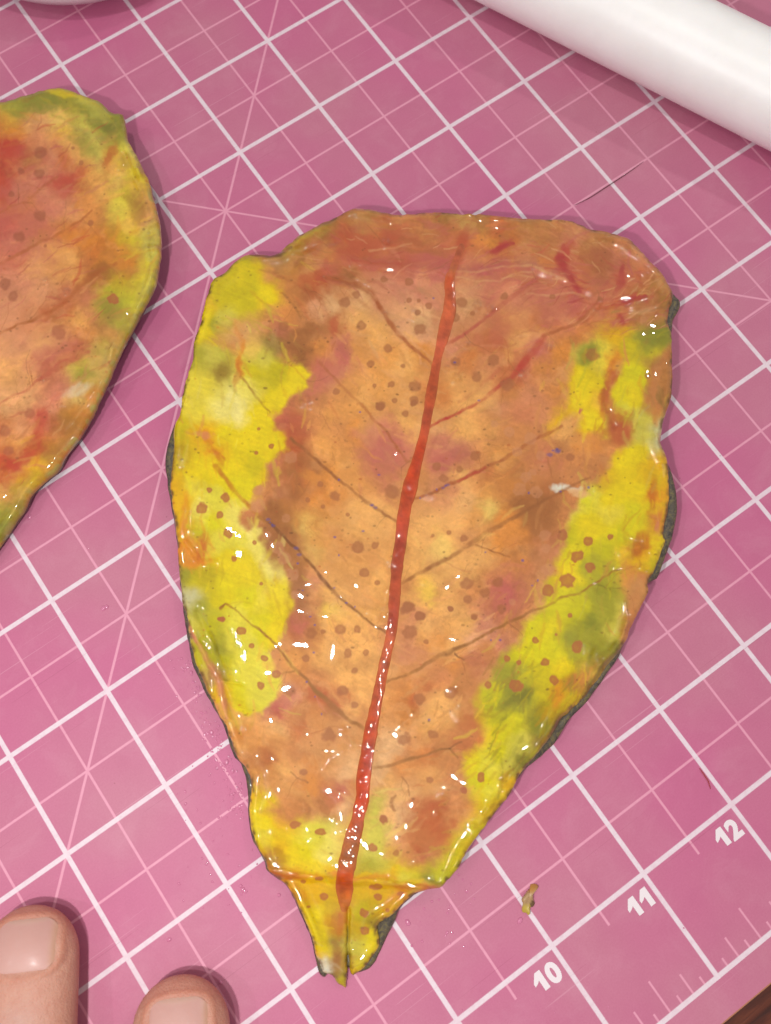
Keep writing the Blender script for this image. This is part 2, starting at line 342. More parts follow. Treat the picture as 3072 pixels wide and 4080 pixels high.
def sheet(name, poly, cv, step, top, low, mat, parent, paint, rim=(26, 0.045), bottom=False):
    """closed clay sheet cut to the outline poly (photo pixels): a fine grid over the mat plane, its border cut exactly
    on the outline, a rounded rim and side walls. top/low: height above / of the underside as functions of canvas height"""
    Pw = unp(poly[:, 0], poly[:, 1], cv.sample(cv.h, poly[:, 0], poly[:, 1]))
    lo = Pw[:, :2].min(0) - step * 2; hi = Pw[:, :2].max(0) + step * 2
    nx = int((hi[0] - lo[0]) / step) + 1; ny = int((hi[1] - lo[1]) / step) + 1
    gx, gy = np.meshgrid(lo[0] + np.arange(nx) * step, lo[1] + np.arange(ny) * step); gx = gx.ravel(); gy = gy.ravel()
    z = np.full(gx.shape, 0.25)
    for _ in range(4):
        q = proj(np.stack([gx, gy, z], 1)); z = cv.sample(cv.h, q[:, 0], q[:, 1])
    D = np.full(gx.shape, 1e3)
    cc = np.arange(len(gx)); xi = cc % nx; yi = cc // nx
    k = 8; cm = (xi % k == 0) & (yi % k == 0); Dc = sdf(poly, q[cm, 0], q[cm, 1])
    ncx = (nx + k - 1) // k; ncy = (ny + k - 1) // k; Dc = Dc.reshape(ncy, ncx)
    near = Dc[np.minimum((yi + k // 2) // k, ncy - 1), np.minimum((xi + k // 2) // k, ncx - 1)]
    pxs = step * F / 8.5
    D[:] = near; m = np.abs(near) < pxs * k * 1.2 + rim[0] + 6; D[m] = sdf(poly, q[m, 0], q[m, 1])
    idx = -np.ones(len(gx), int); ins = D < 0
    used = np.zeros(len(gx), bool)
    I = ins.reshape(ny, nx); cell = I[:-1, :-1].astype(int) + I[:-1, 1:] + I[1:, 1:] + I[1:, :-1]
    fy, fx = np.nonzero(cell == 4); a = fy * nx + fx
    quads = np.stack([a, a + 1, a + 1 + nx, a + nx], 1)
    Px = [gx[ins]]; Py = [gy[ins]]; idx[ins] = np.arange(ins.sum()); n = int(ins.sum())
    faces = idx[quads].tolist()
    ex = {}; exy = []
    def cut(i, j):
        nonlocal n
        key = (i, j) if i < j else (j, i)
        if key not in ex:
            t = D[i] / (D[i] - D[j]); t = min(max(t, 0.02), 0.98)
            exy.append((gx[i] + (gx[j] - gx[i]) * t, gy[i] + (gy[j] - gy[i]) * t)); ex[key] = n; n += 1
        return ex[key]
    my, mx = np.nonzero((cell > 0) & (cell < 4)); segs = []
    for cy, cx in zip(my.tolist(), mx.tolist()):
        b = cy * nx + cx; cs = [b, b + 1, b + 1 + nx, b + nx]; pl = []; out_i = []
        for e_ in range(4):
            i, j = cs[e_], cs[(e_ + 1) % 4]
            if ins[i]: pl.append(int(idx[i]))
            if ins[i] != ins[j]: v = cut(i, j); pl.append(v); out_i.append((v, bool(ins[i])))
        faces.append(pl)
        if len(out_i) == 2:
            va = next(v for v, l in out_i if l); vb = next(v for v, l in out_i if not l); segs.append((va, vb))
        else:
            for q_ in range(0, 4, 2):
                (v1, l1), (v2, l2) = out_i[q_], out_i[(q_ + 1) % 4]
                segs.append((v1, v2) if l1 else (v2, v1))
    exy = np.array(exy); X = np.concatenate([gx[ins], exy[:, 0]]); Y = np.concatenate([gy[ins], exy[:, 1]])
    Z = np.full(X.shape, 0.25)
    for _ in range(4):
        q = proj(np.stack([X, Y, Z], 1)); Z = cv.sample(cv.h, q[:, 0], q[:, 1])
    d = np.concatenate([-D[ins], np.zeros(len(exy))]); d = np.clip(d / rim[0], 0, 1)
    drop = rim[1] * (1 - np.sqrt(np.clip(1 - (1 - d) ** 2, 0, 1)))
    ZT = top(Z) - drop; ZL = low(Z)
    V3 = np.stack([X, Y, ZT], 1); col = paint(q[:, 0], q[:, 1], d)
    E = np.array(sorted(ex.values())); m0 = len(V3); ne = len(E); pos = {int(v): i for i, v in enumerate(E)}
    zt = V3[E, 2]; zl = np.minimum(ZL[E], zt - 0.01); rings = []
    for t in (0.45, 1.0): rings.append(np.stack([X[E], Y[E], zt + (zl - zt) * t], 1))
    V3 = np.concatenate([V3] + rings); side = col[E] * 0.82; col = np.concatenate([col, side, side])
    for va, vb in segs:
        a, b = pos[va], pos[vb]
        faces.append([vb, va, m0 + a, m0 + b]); faces.append([m0 + b, m0 + a, m0 + ne + a, m0 + ne + b])
    if bottom:
        base_n = len(V3); V3 = np.concatenate([V3, np.stack([X, Y, np.minimum(ZL, ZT - 0.01)], 1)]); col = np.concatenate([col, col[:len(X)]])
        nf = len(faces) - 2 * len(segs)
        faces += [[base_n + v for v in f[::-1]] for f in faces[:nf]]
    return mesh_obj(name, V3, faces, mat, parent, True, col)

# ------------------------------------------------------------------ leaf materials
def resin(name, rough, coat, gain=1.0):
    r = NT(name); at = r.new('ShaderNodeAttribute', attribute_name='paint'); tc = r.obj()
    n1 = r.noise(26, 5, 0.65, tc); n2 = r.noise(140, 3, 0.6, tc)
    c = r.mix(r.M('MULTIPLY', r.ramp(n1, [(0.38, 0.0), (0.7, 1.0)]), 0.12), at.outputs['Color'], L(150, 78, 30), 'MIX')
    c = r.mix(0.12, c, r.ramp(n2, [(0.3, (0.4, 0.36, 0.3)), (0.7, (1, 1, 1))]), 'MULTIPLY')
    r.lk(c, r.b.inputs['Base Color']); r.b.inputs['Roughness'].default_value = rough
    r.b.inputs['Specular IOR Level'].default_value = 0.1
    r.b.inputs['Subsurface Weight'].default_value = 0.14; r.b.inputs['Subsurface Radius'].default_value = (0.05, 0.03, 0.01); r.b.inputs['Subsurface Scale'].default_value = 0.5
    r.b.inputs['Coat Weight'].default_value = coat; r.b.inputs['Coat Roughness'].default_value = 0.025; r.b.inputs['Coat IOR'].default_value = 1.5
    r.lk(r.bump(n2, 0.15, 0.003), r.b.inputs['Normal'])
    return r.m
M_face = resin('glossy_painted_clay', 0.45, 1.0)
M_rib = resin('glossy_red_clay', 0.4, 1.0)
bk = NT('dark_grey_backing'); tc = bk.obj()
bk.lk(bk.ramp(bk.noise(22, 5, 0.7, tc, 1.0), [(0.3, L(38, 34, 30)), (0.5, L(88, 78, 64)), (0.62, L(120, 108, 58)), (0.75, L(64, 60, 62))]), bk.b.inputs['Base Color'])
bk.b.inputs['Roughness'].default_value = 0.4; bk.b.inputs['Coat Weight'].default_value = 0.4
bk.lk(bk.bump(bk.noise(50, 4, 0.6, tc), 0.5, 0.01), bk.b.inputs['Normal'])

def mottle(cv, k, keep, seed):
    # clay mottling: light and dark flecks and hairline fibres at several sizes
    a = fbm(cv.WX, cv.WY, 46, 4, seed); b = 1 - np.abs(fbm(cv.WX, cv.WY, 60, 4, seed + 2)) * 2.2; c = fbm(cv.X, cv.Y, 10, 2, seed + 4)
    d = fbm(cv.WX, cv.WY, 200, 3, seed + 7)
    cv.rgb *= (1 + k * (0.5 + 0.5 * keep) * (0.09 * a + 0.05 * c))[..., None]
    cv.mixin(slice(None), k * 0.20 * sm(0.15, 0.7, a) * sm(-.5, .5, d) * keep, colour('t')); cv.mixin(slice(None), k * 0.28 * sm(0.1, 0.7, -a) * sm(-.5, .5, -d) * keep, colour('b'))
    cv.mixin(slice(None), (0.35 + 0.65 * keep) * k * 0.30 * sm(0.80, 1.0, b) * sm(-.3, .5, fbm(cv.X, cv.Y, 130, 2, seed + 9)), colour('B'))
def brush(cv, n, seed, angle, al=(.15, .45), wid=(8, 24), ln=(30, 110), shift=.16, toks=None, box=None, picks=65):
    # short dragged marks of clay, each in the colour found near its start, a little lighter or darker
    r = np.random.default_rng(seed); x0, y0, x1, y1 = box or (cv.x0, cv.y0, cv.xs[-1], cv.ys[-1])
    for _ in range(n):
        x, y = r.uniform(x0, x1), r.uniform(y0, y1); a = angle(x, y) + r.normal(0, .28); l = r.uniform(*ln)
        jx, jy = r.normal(0, picks, 2); c = cv.sample(cv.rgb, np.array([x + jx]), np.array([y + jy]))[0] if toks is None or r.random() < .5 else colour(r.choice(toks))
        c = c * (1 + r.uniform(-shift, shift)) * (1 + r.normal(0, .04, 3)); a2 = a + r.normal(0, .25)
        P = np.array([(x, y), (x + l / 2 * math.cos(a), y + l / 2 * math.sin(a)), (x + l / 2 * (math.cos(a) + math.cos(a2)), y + l / 2 * (math.sin(a) + math.sin(a2)))])
        w = r.uniform(*wid); sl, q = cv.dist_line(P, [w * .5, w, w * .4], w * 1.6 + 8)
        if sl is None: continue
        cv.mixin(sl, r.uniform(*al) * (1 - sm(.2, 1.5, q)), np.clip(c, 0.003, .9))
def ruffle(cv, poly, amp, seed):
    # the edge of the sheet is wavy and slightly curled up
    gx, gy = cv.coarse(12); D = sdf(poly, gx.ravel(), gy.ravel()).reshape(gx.shape); d = -cv.sample(D, cv.X, cv.Y, cv.x0 - 40, cv.y0 - 40, 12)
    w = np.clip(.55 + .8 * fbm(cv.X, cv.Y, 190, 2, seed), 0, 1.4)
    cv.h += amp * w * np.exp(-((d - 24) / 17) ** 2) - amp * .7 * w * np.exp(-((d - 66) / 30) ** 2) + .5 * amp * fbm(cv.X, cv.Y, 120, 1, seed + 3) * np.exp(-np.clip(d, 0, None) / 55)
def vivid(cv, k):
    lum = cv.rgb @ np.array([.3, .6, .1]); k = np.asarray(k)[..., None] if np.ndim(k) else k; cv.rgb = np.clip(cv.rgb + k * (cv.rgb - lum[..., None]), 0.004, 0.9)
def veinlets(cv, veins, n, seed, mask=None):
    r = np.random.default_rng(seed)
    for _ in range(n):
        P, *_r = veins[r.integers(len(veins))]; P = np.array(P, float); i = r.integers(len(P) - 1); t = r.random(); p = P[i] * (1 - t) + P[i + 1] * t
        d = P[i + 1] - P[i]; a = math.atan2(d[1], d[0]) + r.choice([-1, 1]) * r.uniform(.5, 1.2); l = r.uniform(14, 42); pts = [p]
        for _k in range(int(r.integers(2, 5))): a += r.normal(0, .35); p = p + l * np.array([math.cos(a), math.sin(a)]); pts.append(p)
        cv.stroke(pts, np.linspace(r.uniform(3.5, 5), 2, len(pts)), r.choice(['B', 'rB', 'mB', 'K']), r.uniform(.15, .5), 0.7)
def parse(txt):
    pts, vals, cls = [], [], []
    for tk in txt.split():
        a, c = tk.rsplit(',', 1); x, y = a.split(','); pts.append((float(x), float(y))); vals.append(colour(c)); cls.append(any(k in 'YyLgGwDs' for k in c))
    return np.array(pts), np.array(vals), np.array(cls)
def speckle(cv, n, seed):
    r = np.random.default_rng(seed)
    for _ in range(n):
        x = r.uniform(cv.x0, cv.xs[-1]); y = r.uniform(cv.y0, cv.ys[-1]); q = r.uniform(2.0, 4.2)
        if fbm(np.array([x]), np.array([y]), 160, 2, 77)[0] < -0.1 + r.uniform(-.3, .3): continue
        cv.dot(x, y, q * r.uniform(1, 1.9), q, 'K' if r.random() < .8 else 'r', r.uniform(.25, .7), 0.5)

# ================================================================== the large leaf
A_PTS = """1420,850,bm 1470,860,m 1530,890,r 1600,880,b 1700,880,b 1780,872,m 1850,880,mg 1900,890,m 1980,886,r 2100,890,bm 2200,900,b 2300,915,pb 2400,940,bm 2500,970,b 2560,1030,pr
1300,930,m 1380,960,r 1200,1010,m 1280,1010,Ob 1420,950,r 1500,960,Or 1560,940,r 1650,960,Ob 1720,960,b 1800,940,Ob 1840,960,r 1900,960,O 1960,970,O 2020,970,Or 2100,970,b 2180,980,bm 2200,1040,Ob 2260,960,pb 2340,1000,bm 2400,1020,Bb 2380,1100,Bb 2450,1000,pb 2480,1060,P 2520,1040,pb 2560,1100,r 2620,1120,bm 2640,1180,m
1100,1030,Km 1060,1080,bO 1150,1060,Om 1230,1080,Om 1300,1090,rP 1360,1030,rb 1450,1040,r 1550,1040,rO 1600,1060,r 1700,1060,Pb 1750,1100,P 1480,1090,Pr 1560,1130,p 1650,1120,p 1780,1060,P 1880,1050,pb 1950,1080,P 1900,1044,ob 2050,1060,Ob 2100,1080,Pp 2180,1090,p 2230,1080,P 2300,1130,rO 2330,1170,bO
1150,1180,bO 1240,1160,r 1290,1122,r 1400,1120,B 1380,1160,b 1330,1200,t 1420,1190,t 1530,1170,p 1600,1180,tp 1700,1160,p 1750,1180,p 1850,1200,t 1900,1180,tp 1950,1190,P 2050,1190,p 2100,1150,P 2200,1180,p 2280,1200,P 2380,1190,pb 2450,1160,Pr 2560,1180,bm 2600,1250,bm 2480,1270,Or 2540,1270,bB
940,1260,bg 960,1330,ot 1050,1270,b 1150,1250,bO 1120,1310,Pb 1260,1242,pt 1230,1320,Bb 1332,1272,rb 1420,1280,o 1500,1320,o 1600,1260,pt 1680,1280,t 1700,1340,pt 1850,1280,pt 1870,1320,bp 2000,1300,rp 2050,1260,o 2080,1290,o 2150,1290,O 2050,1340,o 2200,1280,pr 2300,1260,rp 2350,1330,O
930,1440,Oo 950,1500,Oo 1100,1370,mG 1170,1374,bB 1200,1430,B 1280,1390,O 1350,1380,Pp 1360,1460,P 1280,1470,Pr 1450,1400,Oo 1550,1420,Oo 1620,1450,o 1680,1400,O 1800,1400,p 1870,1430,Or 1950,1440,bp 1980,1370,r 2030,1400,o 2080,1480,Pr 2150,1400,Pp 2180,1450,bO 2250,1420,O 2280,1480,Ob
1280,1530,P 1300,1580,b 1380,1540,Oo 1450,1580,o 1530,1530,Oo 1620,1540,bo 1750,1560,rO 1820,1530,o 1850,1580,o 1930,1560,o 2050,1570,bO 2030,1510,rb 2100,1580,bp 2180,1530,b 2230,1580,O 2600,1550,bm
1180,1700,Pr 1170,1770,r 1250,1650,b 1320,1660,Oo 1350,1700,b 1280,1780,oO 1400,1640,Oo 1430,1720,O 1500,1740,Pp 1550,1780,P 1480,1830,P 1560,1850,P 1620,1700,o 1700,1680,to 1750,1780,Pp 1800,1800,Pp 1750,1850,P 1850,1700,o 1950,1720,bo 2000,1640,pb 2050,1720,b 2100,1650,Pb 2150,1640,pb 2250,1700,o 2330,1770,Oo 2400,1720,Or 2460,1690,r
1100,1850,Pb 1150,1880,b 1200,1870,r 1250,1860,Bb 1300,1890,O 1370,1850,oO 1250,1920,O 1420,1930,oO 1650,1900,b 1550,1930,bP 1750,1950,pb 1830,1900,o 1900,1880,b 1800,1950,pb 1950,1900,rb 2000,1850,oO 2100,1750,b 2150,1790,Pb 2200,1850,Pb 2250,1800,b 2280,1870,b 2350,1850,b 2400,1840,b 2400,1780,bO
700,1950,O 1060,1950,b 1120,1970,bp 1030,2010,pO 1100,2030,B 1180,1950,Bb 1200,2000,b 1250,1980,O 1330,2010,O 1420,2030,o 1500,2060,o 1620,2000,b 1580,2060,o 1850,1990,to 1950,1950,oO 2020,1950,O 1900,2060,Oo 1950,2030,oy 2020,2060,O 2070,1900,Bb 2070,2010,B 2150,1990,Bb 2150,2060,Bb 2200,1960,rb 2230,2020,b 2250,2070,b
1060,2080,Bb 1100,2100,Bb 1120,2070,Bb 1130,2150,B 1160,2200,Bb 1200,2100,oy 1250,2180,oy 1300,2150,o 1350,2180,o 1430,2170,bo 1450,2120,o 1550,2170,o 1170,2300,Bb 1180,2250,Bb 1250,2300,pb 1320,2280,o 1400,2260,o 1500,2260,bo 1520,2300,o 1640,2130,o 1700,2150,o 1750,2180,yo 1650,2250,o 1800,2100,o 1850,2130,b 1950,2120,bo 2000,2140,O 2080,2130,O 2080,2200,Ob 1900,2200,o 2150,2120,Bb 2140,2200,bP 2200,2180,Pb 2200,2280,bp 2550,2166,r
1150,2380,Bb 1140,2450,rb 1180,2500,P 1250,2400,b 1200,2450,Pb 1320,2380,o 1400,2350,o 1310,2440,oY 1500,2400,o 1620,2340,b 1650,2380,o 1700,2360,Yo 1780,2330,o 1780,2400,o 1850,2290,o 1900,2350,b 1950,2370,Pb 2000,2420,Pb 2030,2360,P 2080,2400,b 2150,2350,b 2100,2450,b 2520,2400,bm 2540,2440,b
848,2688,p 1100,2750,bo 1120,2570,b 1150,2530,br 1180,2620,oO 1250,2530,b 1300,2500,o 1300,2600,o 1400,2520,o 1450,2560,o 1350,2650,o 1250,2700,b 1200,2650,Ob 1480,2650,o 1400,2700,o 1620,2500,pb 1600,2600,bp 1650,2650,ob 1700,2500,o 1750,2550,O 1800,2550,o 1650,2450,Pb 1850,2500,o 1900,2550,pt 1950,2500,p 1800,2650,O 1850,2700,b 1750,2700,Op 1950,2600,b 2000,2570,p 2050,2500,b 2050,2550,pb 1900,2650,bP 1950,2740,b 1930,2800,b
860,2780,o 900,2800,O 920,2860,OY 1000,2850,o 1050,2820,p 1100,2830,Pr 1150,2780,p 1200,2830,b 1100,2900,to 1200,2900,rb 1300,2800,rb 1350,2800,r 1280,2860,Ob 1400,2830,o 1350,2900,b 1300,2950,b 1200,2980,b 1100,2950,bo 1000,2950,Oo 950,2920,O 930,2980,o 1480,2780,o 1450,2850,b 1620,2750,bO 1600,2850,Ob 1700,2750,rb 1650,2780,r 1750,2800,o 1800,2850,o 1720,2900,o 1850,2800,b 1900,2900,rb 1850,2920,b 1930,2960,Or 1600,2950,t 1650,2960,b 1750,2950,b 1700,3000,rO
1000,3050,b 960,3030,b 1050,3020,br 1150,3050,o 1250,3050,bO 1350,3050,bt 1400,3080,t 1250,3100,O 1200,3120,O 1150,3150,o 1050,3120,bo 1150,3200,b 1250,3180,b 1300,3150,rb 1350,3150,bP 1400,3150,b 1380,3210,t 1000,3100,Oo 1520,2980,t 1500,3080,t 1550,3100,o 1600,3050,Ob 1620,3150,to 1700,3100,o 1750,3150,ot 1600,3250,t 1680,3230,b 1750,3220,r 1800,3080,b 1850,3100,b 1820,3180,b 1250,3230,b 1150,3260,b 1450,3250,r 1550,3250,to 1560,3330,ot 1600,3400,bo 1650,3330,br 1700,3300,r 1680,3380,r 1750,3280,r 1780,3330,br 1720,3420,bP 1800,3250,b 1820,3300,bo 1850,3330,o"""
B_PTS = """1330,880,mG 1230,930,g 1180,955,gL 1260,900,g 1300,900,mG 960,1074,Y 1020,1050,Y 930,1050,GY 1030,1015,G 970,1030,gG 858,1170,gY 822,1240,Y 822,1200,Yo 930,1180,Yg 1050,1170,Y 1100,1180,Y 1000,1150,gY 800,1320,Y 860,1280,gG 870,1350,gb 1000,1390,yo 1050,1430,yg 1100,1370,G 1130,1400,GY 900,1250,gy 980,1230,gY
2460,1330,YO 2560,1330,gG 2640,1330,G 2600,1400,gL 2600,1320,G 2340,1414,G 2300,1500,Y 2320,1400,yg 2400,1420,Yy 2450,1440,O 2520,1400,gY 2500,1480,L 2560,1500,L 2600,1430,bg 2650,1450,bm 790,1420,g 850,1430,gy 880,1480,GB 1020,1490,Yg 1100,1480,YG 1180,1490,Y 1220,1510,Y
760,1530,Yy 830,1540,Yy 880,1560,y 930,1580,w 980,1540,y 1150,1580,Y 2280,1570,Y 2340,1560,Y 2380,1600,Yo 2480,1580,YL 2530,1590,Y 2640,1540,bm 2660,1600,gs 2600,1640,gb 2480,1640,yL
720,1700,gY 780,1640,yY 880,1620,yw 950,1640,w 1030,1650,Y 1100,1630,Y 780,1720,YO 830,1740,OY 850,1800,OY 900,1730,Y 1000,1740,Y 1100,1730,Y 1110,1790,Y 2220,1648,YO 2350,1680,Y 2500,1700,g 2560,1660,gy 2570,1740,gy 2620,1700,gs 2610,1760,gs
720,1830,Ym 800,1850,Y 880,1870,Y 950,1830,Y 1014,1858,gY 1060,1900,Y 2480,1830,Y 2550,1800,Y 2620,1850,YO 2600,1900,LO 730,2020,OY 700,1960,YO 780,1960,yY 800,2040,y 860,1980,yL 850,2080,L 950,1930,LY 1000,1970,LY 950,2040,y 2320,1990,L 2360,1950,Ly 2450,1980,Y 2430,2040,Yy 2550,1950,Y 2530,2050,L 2600,1980,O 2620,2060,Ob 2590,2010,LY 2280,1960,s 2400,1900,Yb
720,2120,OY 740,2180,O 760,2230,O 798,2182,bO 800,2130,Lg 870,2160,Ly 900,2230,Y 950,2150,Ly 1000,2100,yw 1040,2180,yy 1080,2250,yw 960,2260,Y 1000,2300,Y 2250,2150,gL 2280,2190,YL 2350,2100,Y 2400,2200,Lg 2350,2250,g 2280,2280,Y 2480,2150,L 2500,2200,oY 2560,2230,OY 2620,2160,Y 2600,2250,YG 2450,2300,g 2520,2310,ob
740,2300,gG 740,2380,gs 780,2320,gY 820,2300,DY 850,2380,gY 900,2350,LY 1000,2380,L 1050,2400,yY 1100,2400,Y 950,2450,yL 800,2430,gG 2180,2430,gL 2240,2420,L 2300,2420,Lg 2380,2380,gG 2430,2350,gG 2420,2430,gG 2350,2480,G 2470,2450,yg
770,2500,gy 800,2560,GY 800,2620,GY 840,2500,gL 815,2600,Lg 880,2640,GL 870,2570,gG 850,2700,pG 920,2550,yL 950,2650,yL 1000,2550,Ly 1050,2500,L 1100,2520,Y 1050,2620,Ly 1000,2700,Ly 950,2750,L 1030,2780,Ly 2100,2600,L 2150,2550,L 2200,2500,YL 2120,2500,L 2200,2600,L 2280,2550,gG 2350,2550,Gg 2300,2620,g 2400,2600,gG 2450,2520,gy 2470,2580,DG 2000,2680,Gg 2080,2680,g 2050,2740,G 2150,2680,Yg 2250,2670,Y 2350,2680,og 2300,2720,bm 2400,2640,mG
960,2820,LY 900,2760,YO 920,2840,OY 1940,2760,gL 2000,2820,gG 2060,2800,gG 1980,2850,gL 2100,2780,G 2150,2780,gY 2050,2880,L 2220,2780,OY 2200,2850,mY 2180,2720,gY 2260,2800,mY 2150,2900,G 2230,2880,mD 2080,2950,gy 2000,2930,L 1950,2920,oL 2150,2950,Dm
1010,3170,YO 1060,3200,Y 1000,3150,Y 1500,3180,yg 1490,3240,yg 1870,3050,YL 1920,3100,L 1950,3050,Ly 2000,3000,L 2050,3000,gy 1950,3150,Ly 2030,3050,yg 2080,3030,GD 2020,3120,OY 1980,3200,mY 1900,3200,LY 1930,3250,mY 1880,3220,YO
1000,3230,Y 1030,3300,Y 1060,3370,Y 1080,3280,Y 1120,3280,YO 1300,3280,gy 1250,3330,yL 1200,3380,YL 1280,3400,y 1320,3350,y 1350,3300,yt 1150,3420,Y 1100,3400,OY 1070,3430,mO 1250,3460,Y 1480,3300,gy 1500,3380,gy 1480,3440,g 1520,3450,gy 1850,3330,gY 1800,3420,gY 1900,3300,gY 1870,3370,mY 1750,3480,gL 1700,3500,gG 1780,3500,GL 1620,3450,YL 1560,3480,YO 1600,3500,Ly 1650,3520,gY
1100,3470,Ob 1150,3490,O 1250,3490,OY 1300,3500,YO 1150,3520,YO 1200,3570,YO 1250,3650,Y 1280,3550,OY 1320,3600,mY 1270,3720,Y 1290,3780,Y 1270,3800,YO 1330,3680,mO 1330,3750,mG 1350,3820,mB 1350,3880,mG 1370,3920,GY 1285,3845,s 1300,3870,s 1420,3700,YB 1480,3550,YO 1500,3600,Ym 1480,3680,mG 1560,3580,OY 1600,3560,O 1700,3545,Op 1550,3630,OY 1450,3620,YG 1400,3760,gy 1440,3800,gy 1470,3720,YL 1480,3780,Y 1430,3850,Yg 1410,3880,OY 1460,3840,Ym"""
OUT_T = [(711,1649),(729,1548),(744,1488),(762,1428),(774,1338),(795,1278),(816,1194),(831,1140),(846,1110),(888,1083),(924,1044),(972,1014),(1020,1007),(1080,1009),(1110,998),(1152,962),(1200,926),(1260,892),(1320,866),(1380,834),(1440,819),(1498,828),(1540,840),(1588,846),(1660,842),(1732,838),(1810,842),(1858,845),(1936,848),(2020,856),(2098,862),(2188,866),(2240,868),(2292,876),(2328,893),(2352,907),(2400,911),(2454,928),(2514,946),(2544,976),(2604,1042),(2640,1080),(2664,1120),(2686,1152),(2684,1184),(2672,1234),(2666,1282),(2682,1330),(2683,1390),(2685,1450),(2685,1522),(2676,1588),(2658,1648),(2643,1702),(2640,1765),(2656,1806),(2668,1854),(2668,1900),(2670,1950),(2670,2010),(2657,2070),(2648,2124),(2656,2150),(2640,2196),(2620,2250),(2604,2282),(2592,2307),(2589,2328),(2588,2356),(2568,2400),(2542,2454),(2516,2508),(2492,2560),(2462,2606),(2410,2672),(2366,2734),(2312,2798),(2250,2856),(2215,2910),(2180,2962),(2135,3016),(2096,3062),(2066,3104),(2040,3156),(2000,3212),(1952,3272),(1898,3342),(1858,3400),(1828,3460),(1784,3512),(1752,3540),(1706,3550),(1664,3558),(1628,3582),(1600,3606),(1578,3630),(1552,3656),(1514,3680),(1505,3708),(1511,3744),(1505,3780),(1478,3822),(1454,3858),(1424,3882),(1404,3893),(1396,3880),(1391,3850),(1387,3806),(1383,3850),(1382,3900),(1377,3942),(1358,3933),(1336,3912),(1322,3891),(1304,3883),(1284,3876),(1270,3846),(1255,3800),(1238,3730),(1212,3672),(1192,3626),(1168,3576),(1138,3527),(1094,3496),(1064,3466),(1057,3436),(1032,3390),(1008,3340),(996,3288),(992,3210),(1000,3144),(992,3090),(976,3056),(944,3022),(926,2976),(910,2928),(892,2880),(864,2838),(842,2790),(820,2742),(796,2690),(774,2636),(760,2576),(750,2520),(738,2440),(724,2400),(717,2338),(708,2248),(702,2152),(692,2068),(682,1990),(676,1918),(684,1852),(688,1792),(688,1732),(694,1690)]
OUT_B = [(740,1600),(760,1500),(800,1320),(842,1160),(1000,1030),(1090,1020),(1120,980),(1200,940),(1300,895),(1440,836),(1600,858),(1900,860),(2180,864),(2250,868),(2310,880),(2345,905),(2480,950),(2640,1100),(2676,1140),(2722,1192),(2704,1240),(2692,1262),(2688,1306),(2676,1360),(2674,1500),(2650,1620),(2630,1720),(2650,1800),(2678,1850),(2700,1920),(2708,1986),(2704,2070),(2688,2142),(2664,2208),(2646,2256),(2628,2298),(2606,2309),(2584,2330),(2574,2372),(2530,2470),(2476,2610),(2424,2686),(2380,2752),(2332,2812),(2272,2872),(2240,2928),(2204,2976),(2150,3024),(2100,3066),(2050,3130),(1960,3250),(1860,3380),(1780,3500),(1700,3546),(1636,3584),(1590,3634),(1570,3684),(1540,3744),(1516,3798),(1486,3852),(1450,3876),(1405,3884),(1380,3850),(1360,3900),(1310,3880),(1290,3902),(1270,3886),(1258,3840),(1246,3786),(1228,3726),(1204,3672),(1186,3630),(1162,3576),(1134,3532),(1090,3500),(1058,3470),(1051,3440),(1024,3392),(1000,3344),(988,3288),(982,3210),(983,3150),(972,3096),(954,3042),(930,3018),(912,2976),(897,2928),(880,2876),(852,2832),(828,2790),(804,2742),(780,2690),(759,2640),(749,2580),(737,2520),(725,2436),(713,2340),(704,2248),(697,2152),(685,2068),(672,1990),(660,1918),(652,1852),(656,1792),(671,1732),(692,1672)]
